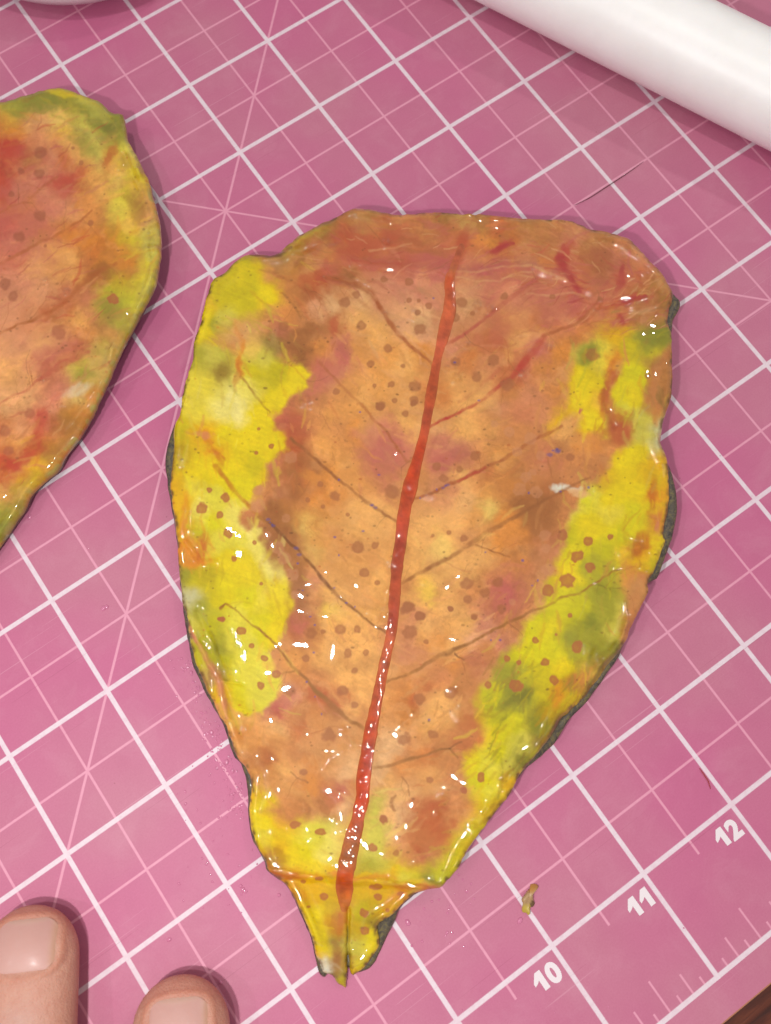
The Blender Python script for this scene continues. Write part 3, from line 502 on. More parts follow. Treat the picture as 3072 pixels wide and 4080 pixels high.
YEL = [[(600,2900),(600,1100),(900,960),(1000,1000),(1045,1060),(1055,1120),(1110,1150),(1118,1195),(1060,1240),(1010,1270),(900,1290),(885,1380),(950,1400),(1000,1330),(1060,1380),(1130,1440),(1200,1440),(1235,1480),(1225,1540),(1180,1570),(1150,1610),(1120,1640),(1080,1655),(1090,1700),(1135,1740),(1140,1780),(1100,1820),(1060,1860),(1062,1920),(1022,1960),(1008,1990),(985,2010),(950,2060),(960,2095),(1030,2110),(1050,2160),(1080,2200),(1120,2260),(1150,2320),(1165,2400),(1150,2460),(1128,2500),(1118,2540),(1080,2570),(1060,2600),(1100,2655),(1112,2712),(1118,2750),(1082,2808),(1046,2840),(986,2846),(938,2840),(900,2780)],
 [(900,3120),(1000,3132),(1040,3150),(1094,3180),(1096,3205),(1060,3228),(1106,3262),(1160,3282),(1250,3264),(1370,3268),(1440,3240),(1490,3150),(1530,3165),(1520,3260),(1550,3330),(1550,3400),(1600,3430),(1690,3460),(1760,3410),(1790,3350),(1850,3290),(1885,3240),(1868,3150),(1838,3024),(1850,3000),(1920,2960),(1922,2910),(1900,2860),(1880,2800),(1905,2750),(1955,2705),(1960,2660),(2028,2598),(2070,2560),(2090,2500),(2094,2478),(2160,2424),(2180,2396),(2166,2350),(2170,2316),(2205,2286),(2214,2244),(2238,2190),(2256,2160),(2250,2106),(2262,2070),(2292,2022),(2322,1974),(2352,1938),(2400,1890),(2424,1848),(2472,1800),(2514,1764),(2522,1728),(2526,1686),(2460,1672),(2436,1630),(2436,1570),(2460,1498),(2470,1440),(2440,1480),(2418,1530),(2404,1600),(2424,1666),(2424,1738),(2376,1718),(2322,1732),(2298,1714),(2310,1660),(2256,1654),(2190,1714),(2160,1738),(2202,1640),(2256,1630),(2262,1570),(2270,1510),(2285,1400),(2340,1360),(2400,1296),(2478,1300),(2530,1300),(2652,1292),(2710,1300),(2720,1380),(2640,1400),(2610,1430),(2590,1480),(2582,1570),(2578,1630),(2720,1680),(2760,2200),(2640,2280),(2530,2290),(2500,2330),(2496,2420),(2470,2560),(2600,2500),(2500,2800),(2200,3100),(1900,3600),(1600,3700),(1500,3950),(1200,3950),(1050,3480),(950,3300)],
 [(1090,1000),(1180,925),(1260,880),(1330,870),(1300,905),(1200,975),(1130,1012)]]
cv = Canvas(560, 740, 2800, 4020, 2)
pts, vals, cls = parse(A_PTS); colA = cv.shepard(pts, vals); hA = cls
pts, vals, cls = parse(B_PTS); colB = cv.shepard(pts, vals)  # the w points at the upper left paint a hot spot's highlight
m = np.zeros(cv.X.shape)
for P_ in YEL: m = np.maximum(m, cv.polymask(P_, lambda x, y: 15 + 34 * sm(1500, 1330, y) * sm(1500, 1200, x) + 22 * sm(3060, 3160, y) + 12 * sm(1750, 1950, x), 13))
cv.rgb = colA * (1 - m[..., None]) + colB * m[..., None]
# blotches and fibres in the clay
v = fbm(cv.WX, cv.WY, 70, 4, 61); cv.rgb *= (1 + (0.13 - 0.07 * m) * v)[..., None]
ang = 0.35; fu = cv.X * math.cos(ang) + cv.Y * math.sin(ang); fv = -cv.X * math.sin(ang) + cv.Y * math.cos(ang)
fib = fbm(fu / 5, fv, 9, 3, 63); cv.rgb *= (1 + 0.06 * fib)[..., None]
mottle(cv, 1.0, 1 - m, 201)
blot = sm(0.15, 0.75, fbm(cv.WX, cv.WY, 150, 3, 65)) * 0.35 * (1 - m); cv.mixin(slice(None), blot, colour('b'))
pale = sm(0.2, 0.8, fbm(cv.WX, cv.WY, 120, 3, 67)) * 0.30 * (1 - m); cv.mixin(slice(None), pale, colour('ot'))
for a in [(1120,2130,90,150,-20,'B',.6),(1180,2330,60,150,-5,'B',.6),(2140,2030,90,190,15,'B',.6),(1090,2230,36,120,-25,'B',.4),(1240,1180,110,50,0,'B',.3),(1180,1360,90,50,0,'B',.4),(2180,2200,50,120,0,'Bb',.45),(1190,1930,120,80,30,'r',.35),(1500,985,120,34,-12,'r',.5),(1640,940,70,22,5,'b',.5),(1720,905,60,20,25,'P',.5),(1990,985,50,20,-25,'R',.85),(2244,1025,26,60,22,'R',.95),(2262,1090,40,26,30,'r',.7),(2290,1145,20,40,-35,'R',.7),
          (2180,1040,40,26,-10,'O',.8),(2478,1110,40,60,25,'R',.55),(2505,1198,70,22,-22,'R',.85),(2478,1276,24,26,0,'R',.85),(2540,1250,80,14,-20,'t',.5),(2400,1070,60,70,0,'B',.6),(2580,1100,30,60,-20,'b',.5),
          (1440,1010,120,30,-6,'r',.6),(1560,1055,130,22,3,'r',.7),(1380,1000,60,40,20,'r',.5),(1730,1045,70,30,0,'P',.6),(1990,1070,160,24,2,'P',.55),(1660,1010,120,12,-3,'m',.6),(1640,965,80,14,-10,'m',.6),
          (1265,1120,80,26,-8,'r',.7),(1332,1290,18,60,5,'R',.45),(1370,1400,34,80,10,'P',.6),(1300,1480,60,40,20,'P',.55),(1235,1320,60,30,0,'B',.6),(1200,1395,80,24,8,'B',.6),(960,1420,16,110,-8,'O',.8),(955,1500,14,60,12,'r',.5),
          (1780,1250,50,110,8,'p',.35),(2060,1300,90,50,10,'O',.35),(1960,1375,110,60,20,'r',.4),(2170,1400,40,50,0,'P',.5),(2040,1500,90,70,-20,'r',.35),(2420,1560,26,110,8,'r',.8),(2470,1700,44,70,0,'r',.7),(2452,1510,16,30,0,'r',.7),(2310,1650,10,24,10,'P',.8),
          (2350,1415,48,44,0,'G',.8),(2600,1350,60,50,0,'G',.6),(2610,1570,26,110,6,'b',.75),(2640,1600,14,70,0,'D',.4),(2345,1760,60,50,0,'O',.6),(2120,1760,90,70,0,'b',.55),(2150,1900,110,60,-25,'b',.55),
          (1560,1790,150,80,15,'P',.55),(1780,1830,110,60,10,'P',.5),(1180,1720,50,70,0,'r',.55),(1200,1850,60,70,20,'B',.6),(1150,1950,90,80,20,'B',.5),(1240,1900,50,26,20,'O',.6),(1240,2100,50,140,-45,'O',.35),(1330,2130,30,130,-48,'r',.25),
          (835,1770,24,70,-25,'O',.7),(860,1830,14,50,-35,'r',.5),(800,1740,60,16,10,'p',.6),(738,2120,22,130,0,'O',.8),(800,2190,26,50,15,'r',.55),(790,2235,60,16,-8,'O',.8),
          (1190,2330,34,120,5,'B',.6),(2560,2170,52,56,30,'r',.75),(2600,1980,22,70,0,'r',.6),(2620,2090,16,60,0,'p',.6),(2560,2290,60,30,30,'b',.7),(2530,2400,30,70,15,'b',.6),
          (2250,1952,56,18,-4,'s',.95),(2300,1962,44,18,10,'t',.9),(2020,2400,100,70,-10,'P',.45),(1970,2350,50,40,0,'P',.5),(1640,2600,70,60,0,'p',.35),(1100,2660,50,30,0,'o',.4),
          (1290,2780,110,34,38,'r',.75),(1330,2830,60,34,30,'B',.5),(1130,2800,70,34,-20,'P',.45),(1240,2850,120,50,0,'b',.4),(1100,2990,120,40,10,'b',.45),(1270,3060,90,50,0,'b',.3),(1240,3110,34,70,0,'O',.7),(1350,3150,60,50,0,'P',.3),
          (1900,2760,30,60,0,'b',.5),(1880,2870,60,60,0,'r',.35),(1840,2960,60,50,0,'r',.4),(2230,2780,40,60,20,'O',.7),(2330,2700,70,26,-40,'b',.7),(2060,2780,110,24,-25,'D',.5),(2140,2840,110,20,-40,'D',.35),(2260,2870,120,16,-46,'k',.6),(2400,2680,90,16,-55,'k',.5),
          (1700,3280,90,90,0,'r',.6),(1760,3330,40,90,10,'r',.5),(1690,3200,60,40,0,'r',.5),(1680,3350,110,50,20,'b',.4),(2050,3060,70,18,-48,'D',.5),(1960,3230,90,12,-50,'m',.5),(1100,3420,40,60,-30,'m',.5),
          (1130,3480,90,16,14,'r',.6),(1300,3490,110,12,2,'O',.7),(1480,3500,110,16,4,'O',.6),(1640,3535,110,14,4,'r',.6),(1720,3510,60,12,15,'D',.5),(1180,3560,60,30,40,'O',.45),(1560,3600,60,26,-40,'O',.5),(1345,3820,26,90,6,'B',.45),(1364,3660,24,70,0,'r',.5)]:
    cv.smear(*a)
cv.stroke([(1000,1012),(1060,1016),(1110,1012),(1160,985)], [8,20,24,12], 'K', .9)
for a in [(1600,1000,420,110,0,'rP',.45),(2300,1120,300,170,15,'rP',.45),(2150,1250,260,100,-25,'P',.35),(1650,1150,260,70,0,'p',.35),(1450,960,260,60,0,'rC',.25),(1750,1060,420,40,2,'P',.35),(1500,2000,420,700,8,'o',.12)]: cv.smear(*a)
def leaf_angle(x, y):
    if y < 1120: return .05 + .4 * math.sin(x * .006)
    if x > 2150 and y < 1350: return -.45
    mid = 1795 - (y - 1110) * .165
    if abs(x - mid) > 420 and y > 1350: return 1.45 if x < mid else (1.75 - .5 * min(max((y - 2200) / 900, 0), 1) * -1)
    return .72 if x < mid else -.5
brush(cv, 2600, 21, leaf_angle)
brush(cv, 260, 22, leaf_angle, al=(.2, .5), toks=['C', 'r', 't', 'B', 'P'], box=(1200, 860, 2680, 1180), wid=(3, 10))
brush(cv, 150, 23, leaf_angle, al=(.2, .5), toks=['C', 'r', 'P', 't'], box=(2000, 950, 2680, 1360), wid=(4, 14))
brush(cv, 130, 24, leaf_angle, al=(.15, .4), toks=['D', 'G', 'Y', 'm'], box=(1950, 2600, 2500, 3100), wid=(8, 22))
for P_, w_, a_ in [([(2244,975),(2230,1030),(2262,1090),(2310,1165)],[18,40,30,14],.75),([(2482,1055),(2474,1125),(2448,1175)],[14,30,14],.6),([(2440,1218),(2500,1200),(2575,1178)],[10,26,12],.85),([(1962,1004),(2000,985),(2045,968)],[22,26,10],.75),([(1270,1112),(1340,1122),(1420,1136)],[30,24,14],.35),
                   ([(1830,1600),(1900,1560),(1990,1470)],16,.25),([(2300,1270),(2370,1210),(2440,1190)],16,.35),([(2470,1262),(2480,1290)],24,.7)]: cv.stroke(P_, w_, 'C', a_)
# left edge fold, paler skins over the top fold
cv.stroke([(745,2470),(775,2540),(820,2620),(868,2700),(890,2780),(905,2860)], [8,14,26,34,26,14], 'p', .85)
cv.stroke([(840,2520),(862,2590),(880,2660),(900,2710)], 20, 'D', .45)
for P_, w_, t_, a_ in [([(1800,1078),(1900,1082),(2000,1060),(2120,1058),(2190,1090),(2240,1110)],9,'t',.45),([(1810,1100),(1900,1120),(1990,1122),(2040,1090),(2130,1080)],8,'t',.4),([(2100,1170),(2200,1180),(2280,1165),(2330,1180)],9,'t',.4),
                       ([(2000,1110),(2060,1095),(2120,1105),(2180,1130)],7,'t',.35),([(1470,1000),(1560,990),(1640,968)],8,'t',.4),([(2380,1230),(2460,1220),(2560,1190)],8,'r',.5),([(2300,1250),(2400,1225),(2500,1235)],10,'r',.4),
                       ([(2508,1000),(2500,1050),(2520,1090)],10,'P',.6),([(2260,980),(2300,940),(2380,910)],12,'P',.5),([(1400,1035),(1500,1050),(1600,1050)],10,'R',.3)]:
    cv.stroke(P_, w_, t_, a_)
VEINS = [([(1720,1449),(1684,1416),(1636,1380),(1588,1332),(1552,1284),(1534,1254),(1498,1194),(1462,1152),(1420,1134),(1360,1110),(1300,1104)],[8,9,10,13,16,13,16,20,20,16,14],'rB',.85),
 ([(1584,2080),(1536,2056),(1482,2014),(1416,1966),(1350,1912),(1290,1858),(1236,1810),(1160,1750)],[9,9,10,9,9,9,10,12],'B',.7),
 ([(1645,1834),(1620,1837),(1590,1798),(1560,1750),(1536,1714),(1482,1666),(1440,1612),(1380,1554),(1320,1494),(1270,1440)],[12,9,7,7,9,8,8,8,8,9],'rB',.5),
 ([(1030,2060),(1074,2080),(1110,2116),(1152,2158),(1200,2206),(1254,2266),(1296,2320),(1344,2374),(1398,2416),(1452,2464),(1500,2500),(1540,2522)],[10,10,9,9,9,9,10,9,8,7,7,8],'BK',.85),
 ([(960,1500),(996,1548),(1032,1595),(1074,1640)],[8,7,7,6],'mB',.6), ([(858,1858),(912,1924),(960,1984),(1014,2038),(1056,2080)],[16,14,12,12,10],'mO',.65),
 ([(880,2424),(900,2408),(914,2412),(950,2436),(980,2472),(1034,2508),(1082,2550),(1130,2604),(1166,2658),(1214,2700),(1262,2754),(1322,2808),(1382,2862),(1442,2898)],[9,6,7,6,6,7,7,8,8,9,14,16,12,10],'mB',.75),
 ([(1172,2676),(1140,2680),(1118,2692)],6,'m',.6), ([(1160,3078),(1190,3100),(1226,3120)],6,'B',.5), ([(1226,2928),(1262,2922),(1298,2904)],6,'b',.5),
 ([(1768,1374),(1840,1338),(1900,1296),(1960,1248),(2020,1194),(2080,1152),(2140,1110)],[10,10,10,12,14,16,14],'rP',.75),
 ([(1722,1693),(1776,1666),(1836,1639),(1908,1606),(1980,1546),(2040,1498),(2100,1432),(2136,1390),(2166,1342)],[11,9,9,10,12,18,22,24,18],'R',.8),
 ([(2166,1342),(2220,1318),(2292,1294),(2352,1240),(2388,1192)],[10,9,10,10,8],'rB',.6),
 ([(1640,1990),(1722,1966),(1776,1936),(1824,1915),(1920,1870),(1998,1834),(2070,1792),(2130,1750),(2184,1726),(2238,1698)],[8,9,10,11,11,10,9,9,10,7],'rB',.8),
 ([(1824,1915),(1880,1890),(1930,1866)],9,'R',.6),
 ([(1614,2314),(1668,2284),(1740,2248),(1800,2218),(1860,2176),(1920,2134),(1992,2092),(2070,2050),(2136,2014),(2160,1998),(2232,1962),(2310,1920),(2352,1900)],[9,12,13,12,13,13,12,11,9,8,8,8,6],'B',.65),
 ([(1896,2170),(1950,2191),(2028,2218)],6,'B',.55), ([(1776,2242),(1830,2266),(1880,2280)],6,'b',.5),
 ([(1550,2712),(1610,2694),(1670,2664),(1730,2622),(1790,2598),(1850,2574),(1910,2538),(1982,2502),(2060,2466),(2126,2430),(2160,2424),(2232,2382),(2310,2364),(2370,2322),(2436,2280),(2470,2270)],[8,8,9,14,14,12,9,9,9,9,8,8,7,7,7,5],'mB',.75),
 ([(1814,2604),(1832,2622),(1850,2631)],5,'K',.6), ([(2370,2322),(2420,2340),(2480,2345)],4,'D',.35),
 ([(1550,3054),(1610,3030),(1700,3006),(1754,2985),(1790,2982),(1826,3018)],[10,11,10,8,7,6],'mB',.7), ([(1790,2982),(1815,2964),(1840,2955)],6,'K',.5),
 ([(1600,3100),(1625,3125),(1630,3168)],6,'B',.5), ([(1578,3168),(1562,3180),(1558,3205),(1574,3230)],[6,12,12,7],'B',.6),
 ([(2310,1290),(2352,1270),(2400,1210)],8,'r',.4), ([(1110,1100),(1180,1130),(1230,1160),(1280,1190)],8,'rB',.35), ([(1130,1170),(1170,1220),(1200,1270)],7,'mB',.4),
 ([(1130,1440),(1180,1470),(1230,1530)],6,'b',.3), ([(1385,3690),(1384,3760),(1384,3850)],5,'KG',.7), ([(2080,1152),(2160,1090)],8,'P',.4), ([(2010,1350),(2025,1400),(2024,1470),(2000,1500)],5,'r',.35)]
_rib = np.array([(1846,950),(1815,1050),(1793,1170),(1793,1230),(1774,1308),(1742,1428),(1714,1590),(1690,1732),(1656,1858),(1617,2008),(1595,2170),(1572,2380),(1553,2550),(1526,2670),(1502,2790),(1478,2910),(1460,3018),(1445,3120),(1424,3260),(1384,3438)], float)
_ry = np.arange(950, 3440, 6.0); _rx = np.interp(_ry, _rib[:, 1], _rib[:, 0])
for _k, (P_, w_, t_, a_) in enumerate(VEINS):     # every side vein that sets out near the midrib runs right into it
    d_ = np.hypot(_rx - P_[0][0], _ry - P_[0][1]); b_ = int(d_.argmin())
    if 6 < d_[b_] < 95 and len(P_) > 5 and t_:
        b2 = min(b_ + 4, len(_ry) - 1); VEINS[_k] = ([(float(_rx[b2]), float(_ry[b2]))] + list(P_), w_ if np.isscalar(w_) else [w_[0]] + list(w_), t_, a_)
    d_ = np.hypot(_rx - P_[-1][0], _ry - P_[-1][1]); b_ = int(d_.argmin())
    if 6 < d_[b_] < 95 and len(P_) > 8:
        b2 = min(b_ + 4, len(_ry) - 1); P2, w2, t2, a2 = VEINS[_k]; VEINS[_k] = (list(P2) + [(float(_rx[b2]), float(_ry[b2]))], w2 if np.isscalar(w2) else list(w2) + [w2[-1]], t2, a2)
for P_, w_, t_, a_ in VEINS: cv.stroke(P_, np.array(w_) * 1.3 if not np.isscalar(w_) else w_ * 1.3, t_, min(1, a_ * 1.3))
veinlets(cv, VEINS, 110, 4)
cv.stroke([(1846,940),(1840,980),(1818,1040),(1800,1100),(1792,1130)], [36,46,38,34,44], 'rR', .75)
cv.stroke([(1795,1150),(1795,1240),(1774,1310),(1745,1430),(1720,1560),(1690,1740),(1650,1880),(1612,2030),(1590,2200),(1566,2400),(1550,2560),(1520,2700),(1478,2910),(1445,3120),(1424,3260),(1392,3380),(1374,3500),(1373,3600)],
          [70,80,80,64,56,52,64,76,68,62,56,56,66,74,84,92,90,84], 'ro', .45, 0.8)
SP_D = [(1081,1777,12),(1022,1804,10),(1031,1708,6),(804,2027,22),(899,1982,19),(834,1954,11),(876,2051,15),(907,2125,18),(1014,2162,9),(932,2228,13),(1041,2326,7),(882,2466,19,10),(883,2467,19,11),(960,2514,21,15),(1004,2573,11),(1053,2622,16,12),(1101,2684,20,17),(1038,2731,16),
        (2261,2313,31),(2297,2215,25),(2351,2261,20),(2342,2155,17),(2431,2139,12),(2241,2133,21),(2181,2357,24),(2271,2450,11),(2216,2529,6),(2132,2550,14),(2298,2579,23,26),(2172,2637,18,16),(2208,2709,19),(2057,2732,25,23),(2020,2624,14),(2067,2640,11),(1946,2729,15),(1917,3098,16,19),
        (1847,3146,14),(1175,3288,24,14),(1278,3315,24,15),(1209,3512,11,8),(1272,3500,18,9),(1292,3574,18,14),(1502,3534,26,12),(1505,3575,17,13),(1451,3637,18),(1454,3708,18,17),(1595,3561,13,9),(1543,3628,8),(1229,3613,10,6),(1526,3265,18),(1484,3377,20),(1850,3150,12)]
SP_M = [(1337,1977,21),(1227,1993,10),(1287,2018,9),(1278,1929,11),(1386,2050,8),(1422,2182,26),(1494,2172,16),(1453,2283,20),(1503,2322,10),(1515,1621,17),(1614,1648,13),(1647,1606,14),(1893,1816,21),(1830,1870,15),(1740,1858,16),(1767,1906,17),(1566,1960,30),(1863,2325,26),(1862,2388,17),
        (1794,2425,13),(1674,2455,18),(1625,2417,24),(1788,2122,10),(1848,2146,15),(1725,2134,7),(1998,2428,18),(1932,2362,21),(1986,2320,21),(1890,2458,11),(2274,1824,17),(1357,2505,23),(1423,2507,15),(1386,2603,20),(1219,2622,15),(1457,2601,13),(1412,2672,14),(1154,2748,25),(1364,2754,21),(1412,2808,16),
        (1238,2526,24),(1289,2517,12),(1613,2946,27),(1310,2928,28),(1529,3266,17),(1208,3077,15),(1622,2424,26),(1673,2456,18),(1796,2425,12),(1697,2557,10),(1889,2456,14),(1712,3107,15),(1726,2927,21),(1796,2760,26),(1634,2520,28),(1673,2784,23),(1580,3399,14),
        (1375,1206,22),(1420,1176,16),(1439,1297,18),(1547,1389,18),(1477,1449,17),(1606,1458,11),(1651,1542,23),(1561,1531,13),(1573,1596,10),(1651,1599,20),(1516,1617,18),(1675,1311,23),(1633,1122,17),(1528,1113,14),(1630,1197,11),(1669,1197,8),(1708,1218,13),(1663,1245,12),(1840,1206,22),(1816,1266,15),(1882,1248,9),
        (1966,1437,23),(1816,1440,20),(1900,1500,22),(2200,1182,12),(1492,1536,8),(2361,1414,26),(2580,1498,11),(2020,1530,26),(2390,1190,10),(1130,1300,20),(2010,1180,14),(1340,1560,14)]
SP_L = [(1158,1821,25),(1131,2224,27),(1167,2290,26),(1176,2371,18),(1140,2065,19),(1104,2182,28),(1029,1953,20),(1029,2014,28),(1065,2134,16),(2097,1900,22),(2070,1951,27),(2136,1963,25),(2157,1815,18),(2112,1744,25),(2172,2134,23),(2175,2185,19),(2040,2397,15),(2184,2268,27),(2120,1880,16),(2060,1800,20),(2030,1720,22),(1970,1690,18)]
for q in SP_D: cv.dot(q[0], q[1], q[2], q[3] if len(q) > 3 else q[2], lin((178, 104, 62)), .88)
for q in SP_M: cv.dot(q[0], q[1], q[2], q[2] * .93, lin((170, 104, 60)), .75, .28)
for q in SP_L: cv.dot(q[0], q[1], q[2], q[2] * .93, lin((206, 142, 96)), .5, .2)
speckle(cv, 1500, 3)
r = np.random.default_rng(12)
for (x, y) in [(1350,1912),(1482,2014),(1434,1642),(1510,1892),(1776,1936),(1740,1950),(1674,1985),(2234,1958),(2345,1942),(1934,2200),(2082,2233),(1334,2140),(1350,2212),(1186,2245),(1206,2352),(1332,2342),(1380,2402),(1414,2418),(1281,2845),(1255,2776),(1222,2717),(1956,2550),(1993,2550),(1710,2868),(1254,2490),(1236,2457),(2107,1964),(1447,2116),(1812,1444),(1722,1516),(1908,1595),(1727,1188),(2203,1795),(2220,1790),(1076,2082),(1084,2090),(1250,2600),(2143,2313),(2120,2333)]:
    cv.dot(x, y, r.uniform(3, 6.5), r.uniform(2.5, 4.5), lin((86, 78, 150)), .75, .4)
for P_, w_ in [([(1070,2070),(1090,2095)],9),([(1180,2185),(1192,2210)],10),([(1482,2012),(1496,2022)],8),([(1765,1944),(1784,1932)],8),([(2220,1800),(2222,1794),(2190,1812)],12)]: cv.stroke(P_, w_, None, 0); [cv.dot(x, y, w_, w_ * .6, lin((92, 80, 140)), .6, .5) for x, y in P_]

cv.rgb = .42 * (np.clip(cv.rgb, .003, 1) / .42) ** 1.05; cv.rgb *= 1.05; vivid(cv, -.04 + .08 * m)
outT = smooth_poly(OUT_T, 12, 2.6, 3); outB = smooth_poly(OUT_B, 16, 2.0, 9)
# heights (inches above the mat)
HP = np.array([(700,1650,.22),(690,1900,.2),(720,2300,.15),(760,2600,.11),(900,2950,.10),(990,3200,.12),(1060,3450,.13),(850,1130,.28),(1000,1020,.3),(1200,920,.32),(1460,830,.34),(1900,850,.34),(2300,880,.36),(2600,1050,.38),(2680,1200,.36),
 (2690,1450,.40),(2640,1720,.36),(2690,2000,.32),(2590,2320,.30),(2460,2600,.27),(2200,2950,.27),(2000,3200,.28),(1830,3450,.28),(1720,3540,.22),(1500,1500,.32),(1500,2200,.30),(1600,2800,.26),(1300,3000,.2),(1200,3330,.25),(1650,3350,.28),(1380,3450,.22),
 (1000,2000,.28),(1000,2500,.24),(1900,1900,.32),(2300,2300,.35),(2250,1400,.38),(1200,3600,.12),(1500,3600,.15),(1380,3600,.1),(1280,3820,.10),(1450,3800,.11),(1370,3920,.09),(1700,1100,.36)])
cv.h = cv.shepard(HP[:, :2], HP[:, 2:3], 1.6, 90, 20, False)[..., 0]
X_, Y_ = cv.X, cv.Y
crease = 3478 + 0.08 * (X_ - 1060) + 14 * fbm(X_, Y_, 120, 2, 71)
cv.h += 0.05 * (1 - sm(-8, 26, Y_ - crease)) - 0.03
cv.h += 0.022 * fbm(X_, Y_, 280, 1, 72) + 0.006 * fbm(X_, Y_, 150, 1, 73)
topw = sm(1260, 1020, Y_) + sm(2150, 2450, X_) * sm(1700, 1300, Y_)
cv.h += np.clip(topw, 0, 1) * (0.009 * fbm(X_ / 2.2, Y_, 74, 2, 75))
for P_, w_, t_, a_ in VEINS:
    cv.stroke(P_, (np.array(w_) * 1.3 if not np.isscalar(w_) else w_ * 1.3), None, 0, groove=0.0005)
for P_, w_, am in [([(745,2470),(775,2540),(820,2620),(868,2700),(890,2780),(905,2860)],30,.03),([(790,2440),(830,2540),(880,2640),(905,2700)],34,-.025),([(745,2480),(765,2550),(810,2640),(850,2750)],26,-.02),
                   ([(890,2715),(935,2722),(960,2728)],12,.014),([(1800,1078),(1900,1085),(2000,1062),(2120,1058),(2240,1110)],34,.020),([(1300,1100),(1420,1130),(1480,1160)],30,-.012),([(1400,1040),(1560,1060),(1780,1080)],34,.016),
                   ([(1110,985),(1200,1000),(1330,960)],30,-.02),([(2220,1110),(2300,1170),(2400,1190)],26,-.014),([(2420,1480),(2412,1600),(2450,1700)],26,-.018),([(2380,1230),(2500,1215),(2650,1160)],20,-.016),([(2430,1260),(2560,1250),(2660,1230)],18,.014),
                   ([(2610,2290),(2540,2270),(2440,2280),(2380,2320)],20,.012),([(2480,2540),(2500,2470),(2490,2400)],14,.014),([(730,1860),(760,1950),(760,2100)],30,-.016),([(800,1740),(850,1800)],20,.012),([(1387,3620),(1386,3850)],14,-.03),
                   ([(740,2160),(800,2240),(860,2240)],22,.014),([(1060,3460),(1300,3498),(1500,3505),(1720,3540)],16,-.012),([(2230,2880),(2330,2760),(2440,2620)],26,-.014),([(2100,3000),(2010,3120),(1930,3240)],20,.012)]:
    cv.ridge(P_, w_, am)
ruffle(cv, outT, .026, 401)
for bx, by, br, ba in ((1120,2560,170,.045),(1230,2310,120,.030),(1060,2130,100,.022)): cv.bead(bx, by, br, ba)   # swellings of the wet surface
GL = """1203,1603,8 1230,1611,7 1224,1584,5 744,1590,6 738,1600,4 1537,966,8 1535,1252,7 1645,1251,10 1903,1217,8 1952,1230,8 1857,1372,6 1806,1461,7 1783,1466,6 1820,1504,9 2188,1386,8 2080,1485,5 1876,843,9 798,1947,13 1587,1786,7 1563,2229,9 1600,2176,7 1608,2191,8 1585,2200,7 1542,2356,7 1535,2382,8 1536,2412,9
1457,2440,10 1497,2457,15 1540,2454,7 1701,1970,8 1686,2315,5 2499,2193,17 2549,2179,8 2613,2203,8 2556,2262,7 2493,2481,9 2622,1746,8 2628,1821,7 2634,1856,6 2379,1944,6 905,2898,12 1367,2907,8 1418,2964,8 1441,2971,6 1364,2993,10 1310,3031,11 1296,3059,6 1337,3012,5 1355,3161,7 1450,3098,6 1331,3264,7 1034,3090,6
1808,2745,8 1823,2843,9 1810,2822,8 1643,2843,5 1591,2892,5 2351,2583,9 2345,2604,8 2395,2616,9 2353,2652,9 2057,3036,9 2039,3063,8 2028,3086,8 2000,3120,10 2010,3128,7 1970,3174,8 1951,3189,9 1952,3206,6 1763,3165,9 1742,3245,6 1885,3288,7 1364,3315,14 1399,3299,7 1268,3348,11 1238,3348,14 1220,3381,14 1187,3363,6 1363,3427,8 1323,3448,7 1517,3429,13 1652,3445,7 1547,3494,6 1725,3507,7 1884,3291,7 1406,3795,8 1391,3759,7 1632,3452,5"""
for tk in GL.split():
    x, y, q = map(float, tk.split(',')); cv.bead(x, y, q * 1.9)

leaf = empty('painted_leaf', tuple(unp(1550, 2300, 0.0)), 'large glossy orange clay leaf with yellow sides and a red midrib, centre of the mat', 'leaf', 'glossy painted leaves')
leaf.location.z = 0.0
def rim_paint(c, tint):
    def f(px, py, d):
        col = c.sample(c.rgb, px, py); n = fbm(px, py, 26, 3, 91)
        k = np.clip((1 - sm(0.0, 0.9, d)) * (0.30 + 1.3 * n), 0, 0.85)[:, None]
        return col * (1 - k) + lin(tint) * k
    return f
sheet('painted_face', outT, cv, 0.0068, lambda z: z, lambda z: np.maximum(z - 0.085, 0.012), M_face, leaf, rim_paint(cv, (104, 80, 34)))
sheet('grey_backing', outB, cv, 0.022, lambda z: np.maximum(z - 0.062, 0.03), lambda z: np.maximum(z - 0.15, 0.004), bk.m, leaf, lambda x, y, d: np.full((len(x), 3), .08), rim=(16, 0.02), bottom=True)

